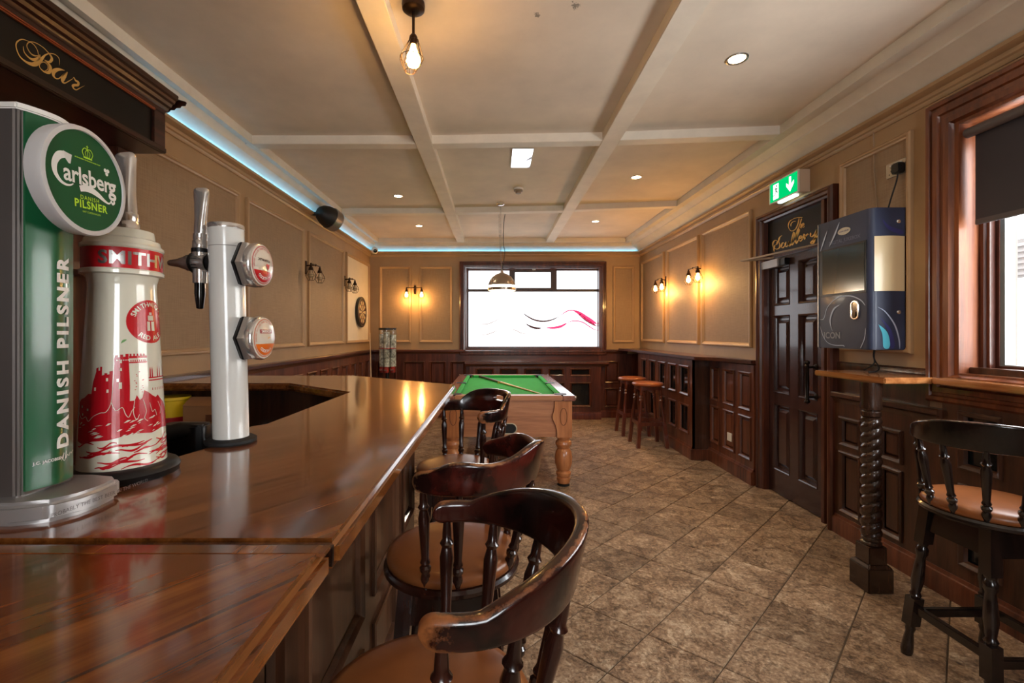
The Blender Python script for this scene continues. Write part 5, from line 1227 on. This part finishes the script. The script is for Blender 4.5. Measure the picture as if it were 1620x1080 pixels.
# ------------------------------------------------------------------ ceiling lamps
def downlight(x, y, label, power=20):
    t = thing('downlight', label, 'ceiling light', (x, y, ZC-.004))
    b = MB(); b.lathe([(0,.058),(-.004,.057),(-.006,.05),(-.002,.043),(.004,.041)], (x, y, ZC-.0), n=28, caps=False); b.build('trim_ring', mSTEEL, t)
    b = MB(); b.lathe([(0,.001),(0,.042)], (x, y, ZC-.002), n=24, caps=False); b.build('lens', mDOWN, t, recalc=False)
    lamp('downlight_beam', (x, y, ZC-.012), power, (1,.80,.55), .04, t, spot=125)
    return t
downlight(1.319, 2.48, 'nearest recessed ceiling light, in the bay by the side window')
downlight(1.355, 4.36, 'recessed ceiling light in the middle bay above the doorway side')
downlight(1.343, 6.08, 'recessed ceiling light in the far bay on the stools side')
downlight(-1.054, 4.96, 'recessed ceiling light in the middle bay on the dartboard side')
downlight(-1.055, 6.33, 'recessed ceiling light in the far bay on the dartboard side')
pd = thing('pendant_lamp', 'small bronze pendant lamp with wire cage and glowing bulb', 'pendant lamp', (-.369, 2.06, 2.55))
px_, py_ = -.369, 2.06
b = MB(); b.lathe([(0,.02),(.004,.04),(.012,.05),(.03,.052),(.043,.05)], (px_, py_, ZC-.043), n=28); b.build('ceiling_rose', mIRON, pd)
b = MB(); b.cyl((px_, py_, 2.68), (px_, py_, 2.81), .0062); b.build('rod', mIRON, pd)
b = MB(); b.turned((px_, py_, 2.70), (px_, py_, 2.655), [(0,.012),(.2,.018),(.5,.02),(.7,.017),(1,.015)], n=14); b.build('lamp_holder', mIRON, pd)
b = MB(); tl = lambda r, g, z: (px_ - .012*(2.66-z)/.1 + r*cos(g), py_ + r*sin(g), z)
for k in range(10): b.tube([tl(r, 2*pi*k/10, z) for z, r in ((2.68,.018),(2.60,.050),(2.59,.052),(2.535,.024))], .0015, n=4)
for z, r in ((2.595,.052),(2.535,.024),(2.675,.019)): b.tube([tl(r, 2*pi*k/18, z) for k in range(18)], .0016, n=4, loop=True)
b.build('wire_cage', mIRON, pd)
b = MB(); b.turned((px_, py_, 2.66), (px_, py_, 2.55), [(0,.010),(.15,.012),(.35,.02),(.55,.030),(.75,.033),(.9,.025),(1,.004)], n=18); b.build('bulb', mBULB, pd)
lamp('pendant_light', (px_, py_, 2.515), 2.5, WARM, .03, pd)
mir = MB(); mir.box(.142, .312, 3.66, 4.08, ZC-.012, ZC+.001)
tag(mir.build('ceiling_mirror', plain('mirror_plate', (236,240,244), .03, 1), bevel=.002), 'small mirrored plate on the ceiling between the beams', 'mirror')
sd = thing('smoke_detector', 'round smoke detector on the ceiling near the mirrored plate', 'smoke detector', (.241, 4.7, ZC-.05))
b = MB(); b.lathe([(0,.052),(-.014,.052),(-.018,.048)], (.241, 4.7, ZC+.001), n=24); b.build('base', mWHITEP, sd)
b = MB(); b.lathe([(-.018,.046),(-.03,.046),(-.034,.03),(-.052,.028),(-.055,.01)], (.241, 4.7, ZC), n=24); b.build('sensor', plain('detector_brown', (150,128,104), .5), sd)

pl = thing('pool_table_lamp', 'chrome dome lamp hung on chains over the pool table', 'pendant lamp', (.08, 5.2, 1.86))
lx, ly = .08, 5.2
b = MB(); b.lathe([(0,.045),(-.02,.045),(-.032,.03),(-.034,.01)], (.065, 5.22, ZC+.001), n=24); b.build('ceiling_rose', mCHROME, pl)
for hx in (.05, .125):
    b = MB(); b.lathe([(0,.03),(-.006,.03),(-.01,.012),(-.03,.009)], (hx, 5.6, 2.845), n=14); b.build('ceiling_hook', mSTEEL, pl)
def chain(pts, nm):
    b = MB(); Q = crom(pts, 10)
    for i in range(0, len(Q)-1):
        p, q = Vector(Q[i]), Vector(Q[i+1]); c = (p+q)/2; d = (q-p)*.62; s_ = Vector((.005,0,0)) if i % 2 else Vector((0,.005,0))
        b.tube([c-d, c-d*.6+s_, c+d*.6+s_, c+d, c+d*.6-s_, c-d*.6-s_], .0014, n=4, loop=True)
    b.build(nm, mSTEEL, pl)
chain([(.065, 5.22, 2.81), (.068, 5.215, 2.5), (.072, 5.21, 2.25), (.078, 5.2, 2.065)], 'chain')
chain([(.05, 5.6, 2.815), (.055, 5.45, 2.5), (.066, 5.3, 2.25), (.076, 5.2, 2.065)], 'chain')
b = MB(); b.tube(crom([(.125, 5.6, 2.81), (.105, 5.48, 2.66), (.10, 5.36, 2.4), (.115, 5.28, 2.30), (.095, 5.22, 2.15), (.085, 5.2, 2.06)], 8), .0035, n=6); b.build('flex', mRUBBER, pl)
b = MB(); b.turned((lx, ly, 2.075), (lx, ly, 2.03), [(0,.006),(.3,.014),(.6,.018),(1,.03)], n=16); b.build('cap', mCHROME, pl)
DOME = [(2.035,.03),(2.03,.05),(2.01,.085),(1.985,.115),(1.955,.138),(1.92,.152),(1.895,.156)]
b = MB(); b.lathe([(z-1.8, r) for z, r in DOME], (lx, ly, 1.8), n=40, caps=False); b.lathe([(z-1.8, r-.004) for z, r in DOME], (lx, ly, 1.8), n=40, caps=False); b.build('shade', plain('smoked_chrome', (182,166,150), .28, .75), pl, recalc=False)
b = MB(); b.lathe([(0,.142),(.028,.15),(.03,.10)], (lx, ly, 1.868), n=36); b.build('diffuser', mTUBE, pl)
b = MB(); b.lathe([(0,.158),(.03,.162)], (lx, ly, 1.838), n=40, caps=False); b.lathe([(0,.154),(.03,.158)], (lx, ly, 1.838), n=40, caps=False); b.build('shade_ring', bpy.data.materials['smoked_chrome'], pl, recalc=False)
for k in range(4):
    g = pi/4 + pi/2*k; b = MB(); b.cyl((lx+.158*cos(g), ly+.158*sin(g), 1.84), (lx+.158*cos(g), ly+.158*sin(g), 1.905), .004); b.sphere((lx+.14*cos(g), ly+.14*sin(g), 1.955), .009); b.build('ring_post', mCHROME, pl)
lamp('pool_lamp_light', (lx, ly, 1.82), 9, (1,.85,.65), .1, pl)

# ------------------------------------------------------------------ loudspeaker and camera on the cove
sp = thing('loudspeaker', 'black pod loudspeaker with silver collar mounted high beside the cove', 'speaker', (XL, 4.95, 2.63))
sc_ = Vector((XL+.185, 5.02, 2.63)); sa = Vector((.50, .80, -.30)).normalized()
b = MB(); b.tube([(XL, 4.93, 2.655), (XL+.06, 4.95, 2.65), tuple(sc_ - sa*.06)], .022); b.lathe([(0,.05),(.015,.05)], (XL-.001, 4.93, 2.655), (1,0,0)); b.build('bracket', mBLACK, sp)
b = MB(); b.lathe([(-.135,.03),(-.13,.055),(-.10,.085),(-.05,.108),(.0,.118),(.02,.118)], sc_, sa, n=32); b.build('housing', plain('black_speaker', (20,20,22), .5), sp)
b = MB(); b.lathe([(.02,.118),(.022,.126),(.10,.122),(.115,.116),(.115,.10)], sc_, sa, n=32); b.build('collar', plain('grey_speaker_collar', (150,144,140), .3, .7), sp)
b = MB(); b.lathe([(.108,.1),(.112,.05),(.112,.002)], sc_, sa, n=24); b.build('grille', mBLACK, sp)
cc = thing('security_camera', 'small white security camera with black lens in the far ceiling corner', 'camera', (-1.9, 7.2, 2.64))
b = MB(); b.cyl((-1.93, 7.30, 2.70), (-1.90, 7.20, 2.66), .018); b.lathe([(0,.045),(.012,.045)], (-1.94, 7.33, 2.705), (0,-1,0), n=18); b.build('mount', mWHITEP, cc)
b = MB(); b.sphere((-1.9, 7.18, 2.655), .055, 20, 12); b.build('housing', mWHITEP, cc)
b = MB(); b.lathe([(0,.03),(.012,.028),(.016,.02)], (-1.876, 7.13, 2.64), (.45,-.85,-.25), n=18); b.build('lens', mBLACKG, cc)

# ------------------------------------------------------------------ exit sign
ex = thing('exit_sign', 'lit green emergency exit sign with running figure and down arrow', 'sign', (XR-.05, 3.57, 2.405))
b = MB(FR); b.box(3.39, 3.75, 2.405, 2.575, .0, .082); b.build('housing', plain('beige_sign_body', (206,178,150), .5), ex, bevel=.004)
b = MB(FR); b.ring(3.39, 3.75, 2.405, 2.575, [(0,.08),(0,.09),(.008,.092),(.01,.086)]); b.build('sign_frame', mWHITEP, ex)
b = MB(FR); b.box(3.398, 3.742, 2.413, 2.567, .08, .0865); fc = b.build('sign_face', mGLOW_G, ex, ang=0)
b = MB(FR); d = .0875
b.add([(3.70,2.43,d),(3.63,2.43,d),(3.63,2.55,d),(3.70,2.55,d)], [(0,1,2,3)])
b.build('doorway_pictogram', mGLOW_W, fc, ang=0, recalc=False)
b = MB(FR); d = .0885
b.lathe([(d-.0001,.009),(d,.009)], (3.655, 2.532, 0), (0,0,1), n=12)
for P in ([(3.665,2.52,.014),(3.66,2.49,.015)],[(3.665,2.515,.007),(3.645,2.505,.006),(3.635,2.515,.005)],[(3.66,2.515,.006),(3.685,2.51,.006),(3.69,2.495,.005)],[(3.66,2.49,.009),(3.642,2.475,.008),(3.645,2.45,.007)],[(3.66,2.49,.009),(3.675,2.47,.008),(3.70,2.462,.006)]): pen(b, P, 0, 0, d=d, k=4, taper=False)
b.build('running_figure', plain('sign_green', (0,110,62), .5), fc, ang=0, recalc=False)
b = MB(FR); d = .0875; ax_ = 3.49
b.add([(ax_-.012,2.552,d),(ax_+.012,2.552,d),(ax_+.012,2.49,d),(ax_+.045,2.515,d),(ax_+.045,2.488,d),(ax_,2.436,d),(ax_-.045,2.488,d),(ax_-.045,2.515,d),(ax_-.012,2.49,d)], [(0,1,2,3,4,5,6,7,8)]); b.build('arrow_pictogram', mGLOW_W, fc, ang=0, recalc=False)
b = MB(FR); b.box(3.45, 3.66, 2.392, 2.406, .045, .078); b.build('downlight_strip', emit('exit_tube', (226,255,240), 3), ex, bevel=.003)

# ------------------------------------------------------------------ jukebox
JX = 2.138; JY0, JY1, JZ0, JZ1 = 2.587, 3.01, 1.256, 2.066
jk = thing('jukebox', 'dark blue wall jukebox with a screen and cream side panel', 'jukebox', (2.25, 2.8, JZ0))
def m_juke():
    m, nt, b = newmat('blue_black_jukebox', .42, coat=.1)
    n = node(nt, 'ShaderNodeTexNoise', Scale=2.6, Detail=3); nt.links.new(coords(nt, 'World'), n.inputs[0])
    r = ramp(nt, n.outputs[0], [(.35, lin(44,50,70)), (.6, lin(56,66,94)), (.75, lin(60,76,124))]); nt.links.new(r.outputs[0], b.inputs['Base Color']); return m
mJK = m_juke()
pts = [(XR-.002, JY0)] + [(JX+.035 - .035*sin(R(a)), JY0+.035 - .035*cos(R(a))) for a in range(0, 91, 15)] + [(JX, JY1), (JX+.02, JY1+.01), (XR-.002, JY1+.01)]
b = MB(); b.prism(pts, JZ0, JZ1); b.build('body', mJK, jk, bevel=.004, ang=40)
FJ = frame((JX, 0, 0), (0,1,0), (-1,0,0))           # front face
FS = frame((0, JY0, 0), (1,0,0), (0,-1,0))          # side face towards the camera
b = MB(FJ); b.box(JY0+.03, JY1-.012, 1.585, 1.888, -.002, .003); b.build('screen_frame', mBLACK, jk, bevel=.001)
b = MB(FJ); b.box(JY0+.042, JY1-.045, 1.60, 1.876, .002, .0045); scr = b.build('screen', plain('jukebox_screen', (46,54,52), .16, coat=.4), jk)
b = MB(FJ); b.box(JY1-.011, JY1-.003, JZ0+.002, JZ1-.002, -.002, .006); b.build('edge_strip', mSTEEL, jk)
b = MB(FS); n = 9; xs = [2.156 + (2.328-2.156)*k/(n-1) for k in range(n)]
b.loft([[(x, z, .001 + .012*sin(pi*k/(n-1))) for k, x in enumerate(xs)] for z in (1.59, 1.902)], closed=False, caps=False); b.build('side_panel', plain('cream_light_panel', (238,216,170), .3, coat=.3), jk, ang=50)
b = MB(FS); b.box(2.328, 2.345, 1.59, 1.902, .0, .004); b.build('panel_edge', plain('maroon_edge', (52,22,28), .4), jk)
for z in (1.985, 1.47):
    b = MB(FS); b.lathe([(0,.011),(.006,.011),(.009,.007)], (2.292, z, 0), (0,0,1), n=16); b.build('lock', mCHROME, jk)
b = MB(FJ); yc, zc = 2.70, 1.488
oval = [(yc + .026*cos(2*pi*k/24)*1.0, zc + (.03 if sin(2*pi*k/24) > 0 else -.03) + .022*sin(2*pi*k/24)) for k in range(24)]
b.tube([(x, y, .004) for x, y in oval], .005, n=6, loop=True); b.build('slot_rim', mCHROME, jk)
b = MB(FJ); b.prism([(yc + (x-yc)*.85, y) for x, y in oval], .0, .004); b.box(yc-.012, yc+.012, zc-.045, zc-.01, .004, .009); b.build('coin_slot', mBLACKG, jk)
mSW = plain('pale_blue_print', (176,190,216), .4); mCYP = plain('bright_cyan_print', (90,200,225), .4); mSWD = plain('violet_print', (58,60,120), .4)
b = MB(FJ)
for P in ([(2.99,1.44,.004),(2.965,1.44,.004),(2.95,1.455,.004),(2.92,1.52,.005),(2.84,1.57,.006),(2.74,1.575,.006),(2.66,1.545,.007),(2.625,1.51,.007)],[(2.88,1.36,.002),(2.90,1.43,.009),(2.87,1.50,.012),(2.81,1.53,.002)],[(2.99,1.40,.003),(2.96,1.33,.004),(2.92,1.29,.004),(2.86,1.275,.004),(2.79,1.275,.004),(2.785,1.265,.004)],[(2.66,1.262,.004),(2.63,1.32,.005),(2.622,1.38,.003)],
          [(2.99,1.88,.002),(2.955,1.95,.012),(2.925,2.01,.003)],[(2.91,1.90,.002),(2.86,1.97,.014),(2.82,2.04,.003)]): pen(b, P, 0, 0, d=.0025, k=8)
b.build('swirl_print', mSW, jk, ang=0, recalc=False)
b = MB(FS)
pen(b, [(2.175,1.50,.003),(2.22,1.47,.006),(2.27,1.40,.008),(2.295,1.32,.008),(2.30,1.262,.006)], 0, 0, d=.0015); b.build('side_swirl', mSW, jk, ang=0, recalc=False)
b = MB(FS); pen(b, [(2.18,1.40,.002),(2.215,1.35,.03),(2.225,1.29,.04),(2.22,1.262,.03)], 0, 0, d=.0012); b.build('comet_print', mCYP, jk, ang=0, recalc=False)
b = MB(FS); pen(b, [(2.20,2.0,.002),(2.24,1.95,.02),(2.32,1.92,.03)], 0, 0, d=.0012); pen(b, [(2.19,1.44,.002),(2.245,1.36,.02),(2.26,1.262,.03)], 0, 0, d=.0010); b.build('violet_glow_print', mSWD, jk, ang=0, recalc=False)
FJT = frame((JX, 0, 0), (0,-1,0), (-1,0,0))         # right-reading frame for lettering
b = MB(FJT); b.prism([(-2.785 + .05*cos(2*pi*k/28), 1.975 + .022*sin(2*pi*k/28)) for k in range(28)], .0005, .003); b.build('oval_logo', plain('logo_silver', (196,194,180), .3, .4), jk, ang=0)
b = MB(FJT); text_on(b, 'SOUND LEISURE', .0105, -2.785, 1.975, .0036, bold=.0002); b.build('logo_lettering', mSWD, jk, ang=0, recalc=False)
b = MB(FJT); text_on(b, 'DIGITAL JUKEBOX', .03, -2.785, 1.92, .0022, bold=.0008, shear=.0); b.build('jukebox_lettering', plain('muted_blue_print', (92,98,124), .4), jk, ang=0, recalc=False)
b = MB(FJT); text_on(b, 'ICON', .055, -2.885, 1.335, .0022, bold=.0016, spacing=1.02); b.build('icon_lettering', plain('icon_grey_print', (132,136,146), .4), jk, ang=0, recalc=False)
# power to the jukebox
so = thing('wall_socket', 'double wall socket with chrome plate above the jukebox', 'socket', (XR, 2.655, 2.26))
b = MB(FR); b.rbox(2.585, 2.722, 2.268, 2.353, .0, .012, .006); b.build('plate', plain('socket_plate', (206,196,180), .25, .5), so, bevel=.002)
b = MB(FR)
for y in (2.62, 2.687): b.box(y-.008, y+.008, 2.325, 2.343, .012, .016)
b.build('switch', mWHITEP, so, bevel=.002)
b = MB(FR)
for dx, dz in ((0,.012),(-.011,-.006),(.011,-.006)): b.box(2.687+dx-.003, 2.687+dx+.003, 2.293+dz-.004, 2.293+dz+.004, .011, .0125)
b.build('socket_holes', mBLACK, so)
pg = thing('power_plug', 'black plug and flex in the socket above the jukebox', 'plug', (XR-.03, 2.62, 2.28))
b = MB(FR); b.rbox(2.59, 2.648, 2.268, 2.33, .012, .05, .012); b.build('plug', mBLACK, pg, bevel=.006)
b = MB(FR); b.tube(crom([(2.62,2.268,.03),(2.625,2.22,.036),(2.64,2.14,.05),(2.655,2.064,.06)], 6), .004, n=6); b.build('flex', mRUBBER, pg)
b = MB(FR); b.tube(crom([(2.80,2.586,.022),(2.81,2.50,.012),(2.805,2.35,.014),(2.80,2.22,.008),(2.785,2.12,.016),(2.79,2.064,.02)], 6), .003, n=6); tag(b.build('thin_cable', plain('tan_cable', (150,122,92), .5)), 'thin tan cable running down the wall to the jukebox', 'cable')
b = MB(FR); b.tube(crom([(2.70,1.26,.10),(2.705,1.22,.10),(2.69,1.17,.11),(2.74,1.128,.13)], 6), .004, n=6); b.tube(crom([(2.695,1.26,.10),(2.70,1.20,.10),(2.655,1.15,.11),(2.64,1.128,.14),(2.62,1.127,.2)], 6), .004, n=6)
tag(b.build('jukebox_leads', mRUBBER), 'black leads trailing from under the jukebox onto the small shelf', 'cable')

# ------------------------------------------------------------------ corner shelf on its barley-twist post, and the window shelf
SZ = 1.122
tag(slab([(XR-.022, 2.34), (2.0, 2.335), (1.995, 2.36), (1.985, 2.83), (XR-.022, 2.83)], SZ-.032, SZ, 'corner_shelf', mSHELF, .005), 'small wooden shelf under the jukebox on the twisted post', 'shelf')
tag(slab([(XR-.024, 2.335), (2.24, 2.335), (2.225, 2.29), (2.205, -.6), (XR-.024, -.6)], SZ-.03, SZ+.002, 'window_shelf', mSHELF, .005), 'long varnished shelf under the side window', 'shelf')
po = thing('twisted_post', 'dark barley-twist post on a square plinth under the corner shelf', 'post', (2.0, 2.42, 0))
qx, qy = 2.0, 2.42
b = MB(); b.box(qx-.066, qx+.066, qy-.066, qy+.066, 0, .125); b.hexa([(qx-.066,qy-.066,.125),(qx+.066,qy-.066,.125),(qx+.066,qy+.066,.125),(qx-.066,qy+.066,.125),(qx-.05,qy-.05,.142),(qx+.05,qy-.05,.142),(qx+.05,qy+.05,.142),(qx-.05,qy+.05,.142)]); b.build('plinth', mPOST, po, bevel=.004)
b = MB(); b.box(qx-.048, qx+.048, qy-.048, qy+.048, .14, .232); b.build('block', mPOST, po, bevel=.004)
b = MB(); b.lathe([(0,.038),(.006,.047),(.016,.047),(.022,.038),(.03,.043),(.04,.043),(.048,.036)], (qx, qy, .23), n=24); b.build('base_turning', mPOST, po)
b = MB(); rings = []; n = 24; H0, H1, N = .275, .905, 230
for i in range(N+1):
    z = H0 + (H1-H0)*i/N; tw = 2*pi*(z-H0)/.055*1.0; e = min(1, i/8, (N-i)/8)
    rings.append([(qx + r*cos(2*pi*k/n), qy + r*sin(2*pi*k/n), z) for k in range(n) for r in [.043 + .006*e*(2*abs(sin((2*2*pi*k/n - tw)/2))**.7 - 1)]])
b.loft(rings); b.build('twist', mPOST, po, ang=60)
b = MB(); b.lathe([(0,.036),(.01,.044),(.03,.044),(.036,.038),(.045,.047),(.06,.048),(.075,.046),(.13,.047),(.165,.049),(.186,.049)], (qx, qy, .904), n=24); b.build('cap_turning', mPOST, po)
b = MB(FR); b.rbox(4.415, 4.50, .295, .375, .040, .056, .006); sk = b.build('wall_socket', mWHITEP, bevel=.002); tag(sk, 'small white socket low in the panelling beside the doorway', 'socket')
